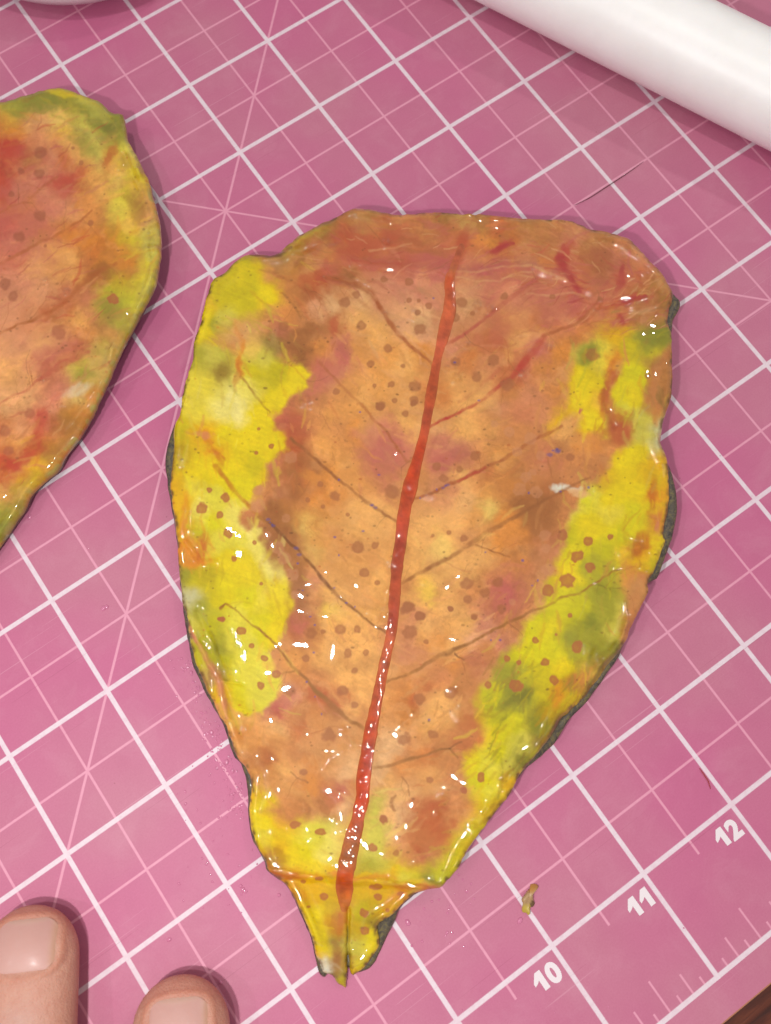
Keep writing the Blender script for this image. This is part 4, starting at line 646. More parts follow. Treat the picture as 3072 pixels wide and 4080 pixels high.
def cord(name, cvs, line, mat, parent, height=0.034, stp=5.0, tail=True):
    P = np.array([(a, b) for a, b, *_ in line], float); w = np.array([c for _, _, c, *_ in line], float); cc = np.array([lin(c) for *_, c in line]); w = w * 1.12
    sg = np.r_[0, np.cumsum(np.hypot(*np.diff(P, axis=0).T))]; s = np.arange(0, sg[-1], stp)
    x = np.interp(s, sg, P[:, 0]); y = np.interp(s, sg, P[:, 1])
    k = np.ones(9) / 9
    xp = np.pad(x, 4, 'edge'); yp = np.pad(y, 4, 'edge'); x = np.convolve(xp, k, 'valid'); y = np.convolve(yp, k, 'valid')
    ww = np.interp(s, sg, w) * (1 + 0.07 * fbm(x, y, 60, 2, 81)); end = np.sqrt(np.clip(np.minimum((s + 2) / 30.0, (sg[-1] - s + 2) / 24.0), 0.02, 1)); ww = ww * end
    tx = np.gradient(x); ty = np.gradient(y); l = np.hypot(tx, ty); nx, ny = -ty / l, tx / l
    V = []; col = []; NR = 13
    for j in range(NR):
        a = math.pi * j / (NR - 1); o = -math.cos(a) * (1 + 0.05 * fbm(x, y, 30, 2, 83 + j))
        px = x + nx * o * ww / 2; py = y + ny * o * ww / 2; h = cvs.sample(cvs.h, px, py)
        lump = 1 + 0.22 * fbm(px, py, 44, 3, 85) + 0.05 * fbm(px, py, 14, 2, 86)
        z = h - 0.008 + height * end * math.sin(a) ** 0.45 * lump * np.clip(ww / 46, 0.5, 1.1)
        V.append(unp(px, py, z))
        c = np.stack([np.interp(s, sg, cc[:, i]) for i in range(3)], 1)
        c = c * (1 + 0.26 * fbm(px, py, 40, 3, 87) + 0.10 * fbm(px, py, 9, 2, 88))[:, None]
        edge = (1 - math.sin(a)) ** 1.3 * 0.75; col.append(c * (1 - edge) + lin((206, 118, 62)) * edge)
    n = len(s); V = np.array(V).transpose(1, 0, 2).reshape(-1, 3); col = np.array(col).transpose(1, 0, 2).reshape(-1, 3)
    Fq = [(i * NR + j, i * NR + j + 1, (i + 1) * NR + j + 1, (i + 1) * NR + j) for i in range(n - 1) for j in range(NR - 1)]
    return mesh_obj(name, V, [f[::-1] for f in Fq], mat, parent, True, np.clip(col, 0, 1))
RIB = [(1848,945,14,(186,100,60)),(1840,985,26,(190,96,60)),(1818,1040,30,(190,94,62)),(1803,1078,30,(186,100,56)),(1789,1112,36,(202,86,42)),(1793,1170,42,(206,94,52)),(1793,1230,46,(210,100,58)),(1774,1308,50,(210,96,56)),(1757,1374,42,(206,94,60)),(1742,1428,34,(202,92,52)),(1730,1500,38,(194,82,40)),(1714,1590,42,(198,86,40)),(1708,1630,38,(196,80,44)),(1690,1732,36,(202,84,46)),
       (1676,1786,36,(198,64,22)),(1656,1858,44,(206,66,20)),(1638,1924,52,(206,66,20)),(1617,2008,50,(204,74,30)),(1605,2080,46,(198,74,42)),(1595,2170,42,(182,70,48)),(1581,2260,42,(184,76,44)),(1572,2380,42,(188,80,46)),(1567,2470,38,(186,74,50)),(1553,2550,38,(202,94,50)),
       (1526,2670,38,(192,86,44)),(1502,2790,42,(192,80,38)),(1478,2910,46,(196,74,32)),(1460,3018,46,(198,70,28)),(1445,3120,52,(204,68,20)),(1446,3180,52,(214,64,8)),(1430,3240,50,(196,74,30)),(1420,3290,54,(192,82,32)),(1400,3360,62,(176,94,36)),(1384,3438,66,(172,92,34)),(1374,3486,62,(194,74,16)),(1373,3540,64,(196,82,16)),(1373,3575,54,(202,104,30)),(1372,3612,38,(212,118,36)),(1370,3650,22,(196,112,48)),(1368,3685,12,(184,112,50))]
cord('midrib', cv, RIB, M_rib, leaf, 0.015)
del colA, colB
# ================================================================== the second leaf, cut by the left edge of the picture
cl = Canvas(-1000, 280, 760, 2440, 2)
def l1(t): return '\n'.join(' '.join('%.0f,%.0f,%s' % (float(a.split(',')[0]) * .42, 300 + float(a.split(',')[1]) * .42, a.split(',')[2]) for a in r.split()) for r in t.split('\n'))
def l2(t): return '\n'.join(' '.join('%.0f,%.0f,%s' % (float(a.split(',')[0]) * .4522, 1200 + float(a.split(',')[1]) * .4522, a.split(',')[2]) for a in r.split()) for r in t.split('\n'))
LP = l1("""130,270,g 200,280,G 350,220,G 500,300,G 650,180,Ym 560,170,Ym 800,250,gY 850,350,Gg 950,400,G 1100,400,G 1000,500,Gg 1130,560,Gg 100,420,bY 60,500,rO 150,540,O 250,480,ot 400,450,bt 330,520,bp 550,450,yo 600,560,oY 800,480,gy 850,620,gy 780,650,gG 900,750,Gy 700,650,o 720,780,o 950,850,oy 1050,750,Om 1060,850,bO 1150,720,gL 1200,700,Ly 1300,760,yw 1180,850,Yg 1280,900,Y 1330,960,Yg 1100,900,o 1120,1000,yo 1150,1200,yY 1100,1300,Yy 1200,1150,Yg 1280,1050,Yo 1300,1200,mo 1400,1200,om 1350,1350,op 1250,1400,Yo 1150,1550,Ym 1250,1550,gY 1400,1500,gy 1450,1700,gy 1350,1780,gY 1100,1600,rO 1200,1720,Or 1200,1850,Om 1050,1780,Bb 950,1850,Bm 900,1900,rB 1100,1950,mY 1050,2050,gL 1300,1950,Yg 1400,2000,gy 1200,2100,Lg
50,700,R 150,720,RP 10,900,R 20,1000,Rr 350,620,bp 300,800,bG 200,900,bp 450,800,p 550,650,rp 600,800,r 550,980,Rp 700,980,Rp 650,1080,Rp 750,1050,Rr 820,950,ro 900,1000,o 950,1150,o 850,1200,or 350,1000,p 200,1100,p 400,1150,p 600,1200,p 100,1250,br 300,1200,ro 500,1300,p 700,1300,op 900,1350,ro 50,1400,RP 50,1500,RP 250,1450,pr 450,1500,pr 550,1500,rO 700,1500,Or 850,1550,Or 950,1560,rO 100,1620,Pp 350,1650,op 500,1620,o 650,1700,o 800,1750,rb 900,1700,Or 150,1750,Rp 300,1850,ot 500,1900,o 700,1900,o 100,1950,p 200,2000,p 400,2050,tp 600,2050,rp 750,2050,rb 850,2080,bP""") + ' ' + \
 l2("""100,50,p 50,150,p 250,180,rp 400,130,r 550,50,r 500,200,b 700,150,o 820,120,bP 900,80,GL 1000,150,Gm 900,250,bm 980,280,ob 1050,200,g 750,300,ro 500,300,bp 400,400,ot 200,350,p 100,450,tp 50,600,to 250,560,ot 450,580,rP 700,430,rP 600,500,rp 800,500,pg 900,450,g 960,500,gt 650,620,g 750,640,LG 850,620,gt 450,680,Pb 550,750,Pp 700,750,pg 750,800,ty 680,860,ty 830,830,Om 800,930,Om 700,950,Om 650,1000,mO 600,1100,mb 700,1050,Om 500,850,pP 450,950,p 200,850,t 50,900,t 350,1050,Rp 400,1100,Rp 500,1100,rB 300,1250,Rr 450,1250,Om 550,1250,mb 150,1150,tp 50,1120,br 150,1250,o 100,1330,br 50,1380,R 150,1450,rR 50,1550,Rr 250,1350,Rr 350,1400,YO 250,1450,YO 400,1500,mO 150,1550,YO 300,1550,mY 50,1640,ob 120,1600,Yg 50,1700,bo 150,1700,go 50,1850,g 100,1900,gG 150,1800,mG 30,2000,G""") + \
 ' -120,500,O -300,600,g -120,800,r -250,1000,R -120,1200,p -300,1400,p -450,1000,o -600,1200,g -650,1600,Y -120,1600,t -300,1800,b -120,1900,r -250,2100,O -450,1800,g -200,2260,Y -80,2150,Y'
_o = (PAL['p'], PAL['t'], PAL['b']); PAL['p'], PAL['t'], PAL['b'] = (218, 142, 106), (232, 172, 112), (206, 138, 78)
pts, vals, cls = parse(LP); cl.rgb = cl.shepard(pts, vals, 2.0, 32)
v = fbm(cl.WX, cl.WY, 70, 4, 161); cl.rgb *= (1 + 0.13 * v)[..., None]; mottle(cl, 1.0, np.ones(cl.X.shape), 301); cl.rgb *= (1 + 0.06 * fbm(cl.X / 3, cl.Y, 12, 3, 163))[..., None]
q1 = lambda P: [(a * .42, 300 + b * .42) for a, b in P]; q2 = lambda P: [(a * .4522, 1200 + b * .4522) for a, b in P]
for a in [(200,410,190,34,6,'G',.75),(390,470,80,30,35,'G',.7),(440,500,60,30,45,'D',.4),(140,390,60,14,0,'B',.4),(265,712,90,24,-15,'R',.55),(255,745,50,40,0,'R',.4),(30,600,50,44,0,'R',.6),(10,760,30,90,0,'R',.6),(345,950,90,28,8,'O',.7),(440,1050,90,34,-8,'O',.55),(440,630,20,70,12,'r',.6),(60,520,50,26,0,'O',.7),(390,1075,60,22,-12,'B',.6),
          (220,400,150,30,6,'G',.45),(250,380,90,14,18,'Y',.5),(360,430,90,20,30,'y',.3),(325,560,34,80,-28,'G',.35),(530,830,30,60,-25,'m',.5),(455,1225,60,44,0,'G',.5),(330,1490,46,26,-8,'G',.5),(320,1550,60,24,-20,'s',.35),(190,1420,110,34,-25,'P',.6),
          (160,1690,26,90,15,'R',.5),(80,1830,110,26,-25,'R',.65),(40,1870,60,60,0,'R',.4),(270,1690,60,50,-40,'m',.45),(360,1590,20,60,25,'O',.6),(200,1800,80,40,-35,'m',.5)]:
    cl.smear(*a)
brush(cl, 1300, 31, lambda x, y: -.55 if y > 500 else .3)
for a in [(60,1150,260,420,0,'p',.22),(120,800,160,160,0,'P',.3),(60,1300,180,150,0,'t',.3),(60,620,160,90,0,'R',.25),(60,900,150,200,0,'P',.3)]: cl.smear(*a)
brush(cl, 120, 33, lambda x, y: -.55, al=(.2, .5), toks=['C', 'R', 'P'], box=(0, 480, 400, 2000), wid=(5, 16))
LV = [(q1([(-600,2150),(-200,1900),(0,1790),(200,1690),(350,1600),(500,1540),(650,1450),(750,1380),(870,1280)]),[16,14,13,13,12,11,10,9,8],'rB',.65),(q1([(-300,1450),(100,1250),(250,1200),(400,1060),(550,960)]),9,'rB',.4),
      (q2([(-500,520),(0,280),(150,210),(300,170),(420,100),(550,30)]) + q1([(750,2000),(880,1890),(1100,1790)]),[16,12,10,12,14,16,22,20,16],'rB',.75),(q2([(-400,1080),(0,900),(120,830),(250,780),(330,700),(420,640),(600,530),(780,450)]),[12,10,9,9,12,20,26,16],'rP',.65),
      ([(-300,480),(-330,1000),(-300,1700),(-240,2250)],[40,50,50,40],'R',.9)]
for P_, w_, t_, a_ in LV: cl.stroke(P_, w_, t_, a_)
veinlets(cl, LV[:-1], 40, 6)
for x, y, q in [(380,730,55),(200,910,32),(370,940,48),(375,1330,52),(105,1130,30),(185,1530,50),(130,2095,50),(50,1980,50),(770,830,26),(690,690,18),(430,1620,16),(860,1400,26)]: cl.dot(x * .42, 300 + y * .42, q * .42, q * .42, lin((156, 88, 60)), .62, .3)
for x, y, q in [(265,985,44),(35,1145,58),(80,1320,42),(520,270,60)]: cl.dot(x * .4522, 1200 + y * .4522, q * .45, q * .42, lin((168, 92, 66)), .6, .3)
cl.dot(452, 1190, 24, 20, lin((180, 98, 60)), .85); speckle(cl, 900, 8); cl.rgb = .42 * (np.clip(cl.rgb, .003, 1) / .42) ** 1.05; cl.rgb *= 1.04
PAL['p'], PAL['t'], PAL['b'] = _o
OUT_L = [(0,399),(17,395),(55,384),(105,369),(168,350),(218,341),(273,348),(319,369),(361,382),(403,403),(441,438),(470,440),(486,447),(493,468),(497,510),(508,552),(538,607),(563,657),(588,712),(605,770),(622,825),(632,880),(637,938),(636,993),(628,1048),(622,1098),(600,1157),(578,1200),(556,1241),(520,1308),(488,1367),(461,1426),(434,1489),(407,1548),(384,1602),(357,1657),(321,1720),(289,1765),(253,1810),(222,1869),(181,1901),(136,1942),(109,1978),(90,2023),(54,2073),(23,2122),(0,2154),(-60,2230),(-130,2290),(-190,2330),(-250,2370),(-290,2330),(-330,2240),(-480,2120),(-620,1900),(-730,1600),(-790,1250),(-760,900),(-650,640),(-500,500),(-380,450),(-250,430),(-100,400)]
HL = np.array([(0,399,.32),(230,345,.34),(400,400,.36),(490,460,.36),(560,650,.36),(620,850,.36),(637,990,.38),(600,1157,.38),(520,1308,.36),(430,1489,.34),(357,1657,.26),(222,1869,.2),(54,2073,.18),(0,2154,.18),(300,900,.34),(100,1300,.3),(100,1800,.24),(300,1400,.3),(-300,500,.3),(-300,1200,.28),(-600,1300,.3),(-300,2200,.15)])
cl.h = cl.shepard(HL[:, :2], HL[:, 2:3], 1.6, 90, 20, False)[..., 0]
cl.h += 0.020 * fbm(cl.X, cl.Y, 260, 1, 172) + 0.006 * fbm(cl.X, cl.Y, 150, 1, 173) + sm(620, 400, cl.Y) * 0.008 * fbm(cl.X / 2.2, cl.Y, 70, 2, 175)
for P_, w_, t_, a_ in LV[:-1]: cl.stroke(P_, (np.array(w_) * 1.3 if not np.isscalar(w_) else w_ * 1.3), None, 0, groove=0.0006)
for P_, w_, am in [([(500,620),(560,760),(600,880),(605,1000),(570,1150),(500,1290)],26,-.022),([(470,545),(500,650),(470,700)],24,-.015),([(100,470),(240,470),(400,540)],30,-.016),([(260,1700),(330,1620),(370,1560)],20,.012)]: cl.ridge(P_, w_, am)
ruffle(cl, np.array(OUT_L, float), .026, 421)
for x, y, q in [(550,677,7),(554,695,8),(620,883,9),(596,896,9),(620,989,8),(588,991,9),(181,1119,6),(445,1385,8),(441,1399,7),(439,1418,6),(428,1452,7),(52,1992,8),(35,2013,10),(9,1880,9),(156,1507,6),(265,1160,6),(595,1025,6)]: cl.bead(x, y, q * 1.9)
leaf2 = empty('painted_leaf', tuple(unp(-100, 1300, 0.0)), 'glossy rust clay leaf with green top edge, cut off at the left', 'leaf', 'glossy painted leaves'); leaf2.location.z = 0
sheet('painted_face', smooth_poly(OUT_L, 12, 2.0, 13), cl, 0.0085, lambda z: z, lambda z: np.maximum(z - 0.085, 0.012), M_face, leaf2, rim_paint(cl, (176, 164, 84)))
OB = np.array(OUT_L, float); cen = np.array([-80., 1300.]); OB = cen + (OB - cen) * 0.985
sheet('grey_backing', smooth_poly(OB, 16, 2.0, 19), cl, 0.03, lambda z: np.maximum(z - 0.062, 0.03), lambda z: np.maximum(z - 0.15, 0.004), bk.m, leaf2, lambda x, y, d: np.full((len(x), 3), .08), rim=(16, 0.02), bottom=True)
cord('midrib', cl, [(-300,500,30,(190,70,40)),(-330,1000,46,(196,66,36)),(-300,1700,46,(190,70,40)),(-245,2240,50,(190,80,40))], M_rib, leaf2)
# ================================================================== white tube, white dish
pv = NT('white_plastic'); tc = pv.obj(); pv.b.inputs['Base Color'].default_value = (*L(240, 236, 231), 1)
pv.lk(pv.ramp(pv.noise(3, 4, 0.6, tc), [(0.3, white(.90)[:3]), (0.7, white(.95)[:3])]), pv.b.inputs['Base Color'])
pv.b.inputs['Roughness'].default_value = 0.5; pv.b.inputs['Coat Weight'].default_value = 0.7; pv.b.inputs['Coat Roughness'].default_value = 0.38; pv.b.inputs['Subsurface Weight'].default_value = 0.15; pv.b.inputs['Subsurface Radius'].default_value = (0.3, 0.25, 0.2)
pv.lk(pv.bump(pv.noise(9, 3, 0.6, tc), 0.1, 0.01), pv.b.inputs['Normal'])
TH, OFF, TR = -1.1585745, 17.39024856, 0.4835
ax = Vector((math.cos(TH), math.sin(TH), 0)); sd = Vector((-ax.y, ax.x, 0)); c0 = sd * OFF + Vector((0, 0, TR + 0.001))
prof = [(-1, TR - .10), (-1, TR - .02), (-.975, TR)] + [(k / 20, TR) for k in range(0, 20)] + [(.975, TR), (1, TR - .02), (1, TR - .10)]
T0, T1 = -7.0, 6.0; Vv = []; Ff = []; N = 96
rows = [(T0 + .02, TR - .12), (T0, TR - .10), (T0, TR - .02), (T0 + .02, TR)] + [(T0 + (T1 - T0) * k / 24, TR) for k in range(1, 24)] + [(T1 - .02, TR), (T1, TR - .02), (T1, TR - .10), (T1 - .02, TR - .12)]
rows = [(T0 + .6, TR - .13)] + rows + [(T1 - .6, TR - .13)]
for t_, r in rows:
    for k in range(N):
        a = 2 * math.pi * k / N; p = c0 + ax * t_ + sd * (r * math.cos(a)) + Vector((0, 0, r * math.sin(a))); Vv.append(tuple(p))
for i in range(len(rows) - 1):
    for k in range(N): Ff.append((i * N + k, i * N + (k + 1) % N, (i + 1) * N + (k + 1) % N, (i + 1) * N + k))
tube = mesh_obj('plastic_tube', Vv, Ff, pv.m)
tag(tube, 'thick smooth white plastic tube lying across the far corner of the mat', 'tube')

pc = NT('white_glazed_dish'); pc.b.inputs['Base Color'].default_value = white(.74); pc.b.inputs['Roughness'].default_value = 0.3
Vv = []; Ff = []; N = 96; cx, cy = 12.29, 11.83
pr = [(0, 0.02), (1.25, 0.02), (1.45, 0.05), (1.62, 0.16), (1.70, 0.30), (1.72, 0.42), (1.70, 0.47), (1.65, 0.48), (1.60, 0.44), (1.5, 0.28), (1.3, 0.14), (0, 0.10)]
for r, z in pr:
    for k in range(N): a = 2 * math.pi * k / N; Vv.append((cx + r * math.cos(a), cy + r * math.sin(a), z))
for i in range(len(pr) - 1):
    for k in range(N): Ff.append((i * N + k, i * N + (k + 1) % N, (i + 1) * N + (k + 1) % N, (i + 1) * N + k))
dish = mesh_obj('round_dish', Vv, Ff, pc.m)
tag(dish, 'white round dish, only its rim showing beyond the leaf with the green top', 'dish')

# ================================================================== the hand holding the mat: fingers of one skin, nails as parts
fw = unp(115, 3601, .28); bw = unp(115, 4080, .28)
fy = fw - bw; fy[2] = 0; fy /= np.linalg.norm(fy); fxv = np.array([fy[1], -fy[0], 0.0])
if (fxv @ RM[0]) < 0: fxv = -fxv
def loc(px, py): P = unp(px, py, .28); return P
TIP1 = unp(131, 3601, .2); TIP2 = unp(735, 3875, .2)
def HW(x, y, z): return TIP1 * [1, 1, 0] + fxv * x + fy * y + np.array([0, 0, z])
d2 = TIP2 - TIP1; X2, Y2 = float(d2 @ fxv) - .03, float(d2 @ fy)
W1 = 0.388
def chain(pts, n=14, skin=None):
    """sweep of ellipses along pts=(x,y,z,halfwidth,halfheight); returns closed surface"""
    P = np.array(pts, float); sg = np.r_[0, np.cumsum(np.linalg.norm(np.diff(P[:, :3], axis=0), axis=1))]
    s = np.arange(0, sg[-1] + 1e-6, 0.035); Q = np.stack([np.interp(s, sg, P[:, i]) for i in range(5)], 1)
    k = np.ones(7) / 7
    for i in range(5):
        q = np.pad(Q[:, i], 3, 'reflect', reflect_type='odd'); Q[:, i] = np.convolve(q, k, 'valid')
    return s, Q
bmh = bmesh.new()
NR = 56
def add_finger(tip, pts, a=0.40, nail=None):
    s, Q = chain(pts)
    tan = np.gradient(Q[:, :3], axis=0); tan /= np.linalg.norm(tan, axis=1)[:, None]
    prev = None
    ss = np.concatenate([0.5 * a * (1 - np.cos(np.linspace(0.12, math.pi / 2, 12))) , s[s > 0.5 * a + 0.01]])
    for si in ss:
        c = np.array([np.interp(si, s, Q[:, i]) for i in range(5)]); t = np.array([np.interp(si, s, tan[:, i]) for i in range(3)]); t /= np.linalg.norm(t)
        q = min(si / a, 1.0); kk = (1 - (1 - q) ** 2) ** 0.5
        side = np.array([-t[1], t[0], 0]); side /= np.linalg.norm(side) + 1e-9
        if side[0] < 0: side = -side
        up = np.cross(side, -t) if np.cross(side, -t)[2] > 0 else -np.cross(side, -t)
        ring = []
        for k in range(NR):
            th = 2 * math.pi * k / NR; cw, sw = math.cos(th), math.sin(th)
            ex = 0.88
            cw = math.copysign(abs(cw) ** ex, cw); sw = math.copysign(abs(sw) ** (0.95 if sw > 0 else 0.85), sw)
            w = c[3] * kk; h = c[4] * (kk ** 1.15)
            ring.append(bmh.verts.new(tuple(HW(*(c[:3] + side * cw * w + up * sw * h)))))
        if prev:
            for k in range(NR): bmh.faces.new((prev[k], prev[(k + 1) % NR], ring[(k + 1) % NR], ring[k]))
        else: bmh.faces.new(ring[::-1])
        prev = ring
    bmh.faces.new(prev)
F_MID = [(0, 0, .24, W1, .26), (0, -.5, .27, W1, .27), (-.01, -1.0, .31, W1 * .985, .29), (0, -1.35, .36, W1 * .96, .29), (.03, -2.2, .62, W1 * 1.02, .34), (.1, -3.6, .85, W1, .38)]
F_IDX = [(X2, Y2, .24, W1, .26), (X2 + .0, Y2 - .5, .27, W1, .27), (X2 - .01, Y2 - 1.0, .32, W1 * .97, .29), (X2 - .05, Y2 - 1.5, .42, W1 * .97, .30), (X2 - .15, Y2 - 2.2, .65, W1, .34), (X2 - .35, -3.7, .82, W1, .38)]
F_RNG = [(-1.2, -.35, .22, .40, .25), (-1.18, -1.3, .32, .39, .28), (-1.08, -2.3, .6, .40, .33), (-.85, -3.7, .8, .40, .36)]
F_PNK = [(-2.3, -1.35, .20, .34, .22), (-2.2, -2.0, .28, .33, .25), (-2.0, -2.8, .5, .34, .28), (-1.6, -4.0, .7, .37, .34)]
F_THB = [(2.9, -3.3, .30, .44, .28), (2.75, -4.0, .38, .45, .32), (2.3, -4.9, .5, .5, .42), (1.3, -6.2, .6, .6, .45)]
for f in (F_MID, F_IDX, F_RNG, F_PNK, F_THB): add_finger(None, f)
add_finger(None, [(.0, -3.0, .72, 1.0, .3), (.0, -3.6, .8, 1.75, .42), (0, -4.4, .8, 1.85, .46), (.1, -5.4, .75, 1.75, .5), (.2, -6.4, .72, 1.45, .52), (.2, -7.0, .8, 1.15, .5), (.2, -8, .95, 1.15, .55), (.2, -10.5, 1.3, 1.35, .8), (.2, -13, 1.6, 1.6, 1.0)], a=1.0)
me = bpy.data.meshes.new('hand_skin'); bmh.to_mesh(me); bmh.free()
sk = NT('skin'); tc = sk.obj(); at = sk.new('ShaderNodeAttribute', attribute_name='paint')
n = sk.noise(9, 4, 0.6, tc); n2 = sk.noise(70, 3, 0.6, tc)
c = sk.mix(sk.M('MULTIPLY', sk.ramp(n, [(0.35, 0.), (0.7, 1.)]), .35), at.outputs['Color'], L(190, 112, 92))
c = sk.mix(sk.M('MULTIPLY', sk.ramp(n2, [(0.4, 0.), (0.7, 1.)]), .18), c, L(220, 176, 150))
sk.lk(c, sk.b.inputs['Base Color']); sk.b.inputs['Roughness'].default_value = 0.55
sk.b.inputs['Subsurface Weight'].default_value = 0.22; sk.b.inputs['Subsurface Radius'].default_value = (0.12, 0.05, 0.03); sk.b.inputs['Subsurface Scale'].default_value = 0.6
wv = sk.new('ShaderNodeTexVoronoi', feature='DISTANCE_TO_EDGE'); wv.inputs['Scale'].default_value = 38; sk.lk(tc, wv.inputs['Vector'])
b1 = sk.bump(wv.outputs['Distance'], 0.6, 0.008); b2 = sk.bump(sk.noise(24, 5, 0.65, tc), 0.6, 0.014, b1); sk.lk(b2, sk.b.inputs['Normal'])
tmp = bpy.data.objects.new('tmp', me); C.objects.link(tmp)
md = tmp.modifiers.new('r', 'REMESH'); md.mode = 'VOXEL'; md.voxel_size = 0.022; md.use_smooth_shade = True
ms = tmp.modifiers.new('s', 'SMOOTH'); ms.iterations = 6; ms.factor = 0.6
bpy.context.view_layer.update(); dg = bpy.context.evaluated_depsgraph_get()
ev = tmp.evaluated_get(dg); me2 = bpy.data.meshes.new_from_object(ev); bpy.data.objects.remove(tmp)
nv = len(me2.vertices); co = np.empty(nv * 3); me2.vertices.foreach_get('co', co); co = co.reshape(-1, 3)
rel = co - TIP1 * [1, 1, 0]; hx = rel @ fxv; hy = rel @ fy; hz = co[:, 2]
col = np.tile(lin((208, 152, 131)), (nv, 1)); disp = np.zeros(nv)
NAILS = [(.03, -.085, .24, .385, 0, F_MID), (X2 + .02, Y2 - .13, .235, .40, 0, F_IDX), (-1.2, -.45, .24, .5, 0, F_RNG), (-2.28, -1.45, .2, .42, 0, F_PNK)]
def nail_q(x, y, nl):
    nx0, ny0, hw, ln = nl[:4]; v = (ny0 - y) / ln; u = (x - nx0) / hw
    # rounded shape: slightly squared oval, measured as 0 in the centre and 1 on the border
    return (np.abs(u) ** 3.0 + np.abs(2 * v - 1) ** 3.2) ** (1 / 3.1), u, v
for nl in NAILS:
    q, u, v = nail_q(hx, hy, nl); top_ = hz > 0.22
    w = top_ * (1 - sm(1.0, 1.10, q)); disp -= 0.012 * w
    g_ = top_ * np.exp(-((q - 1.17) / 0.085) ** 2); disp += 0.009 * g_ * np.where(v > 0.5, 1.35, 0.8)
    disp -= top_ * 0.006 * np.exp(-((q - 1.36) / .05) ** 2) * (v > .6)
    col = col * (1 - .5 * g_[:, None]) + lin((200, 128, 100)) * .5 * g_[:, None]
    tipm = np.exp(-((hy - nl[1] - .04) / .11) ** 2) * (np.abs(hx - nl[0]) < .5); col = col * (1 - .35 * tipm[:, None]) + lin((206, 122, 104)) * .35 * tipm[:, None]
# knuckle creases past the nails
for nl, k0 in ((NAILS[0], -1.02), (NAILS[1], Y2 - 1.05)):
    for dy, am in ((0, .010), (-.07, .012), (-.13, .009), (.08, .006)):
        dd = hy - (k0 + dy) - .03 * np.sin((hx - nl[0]) * 6); disp -= am * np.exp(-(dd / .014) ** 2) * (np.abs(hx - nl[0]) < .3) * (hz > .35)
    pk = np.exp(-((hy - k0 - .22) / .12) ** 2 - ((hx - nl[0] + .02) / .16) ** 2) * (hz > .4)  # shine on the knuckle, painted into the skin as a pale patch
    col = col * (1 - .6 * pk[:, None]) + lin((205, 168, 158)) * .6 * pk[:, None]
    yl = sm(k0 + .12, k0 - .3, hy) * (np.abs(hx - nl[0]) < .6); col = col * (1 - .5 * yl[:, None]) + lin((196, 152, 104)) * .5 * yl[:, None]
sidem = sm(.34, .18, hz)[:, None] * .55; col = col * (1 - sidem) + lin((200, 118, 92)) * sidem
nor = np.empty(nv * 3); me2.vertices.foreach_get('normal', nor); co += nor.reshape(-1, 3) * disp[:, None]
co[:, 2] = np.maximum(co[:, 2], 0.004)
me2.vertices.foreach_set('co', co.ravel()); 
a_ = me2.color_attributes.new('paint', 'FLOAT_COLOR', 'POINT'); a_.data.foreach_set('color', np.concatenate([col, np.ones((nv, 1))], 1).astype(np.float32).ravel())
me2.materials.clear(); me2.materials.append(sk.m); me2.polygons.foreach_set('use_smooth', [True] * len(me2.polygons)); me2.update()
person = empty('person', (float(TIP1[0]), float(TIP1[1]), 0), 'bare hand holding the mat down with two fingertips, nails up', 'person')
ho = bpy.data.objects.new('hand', me2); C.objects.link(ho); ho.parent = person; ho.matrix_parent_inverse = Matrix.Translation(-Vector(person.location))
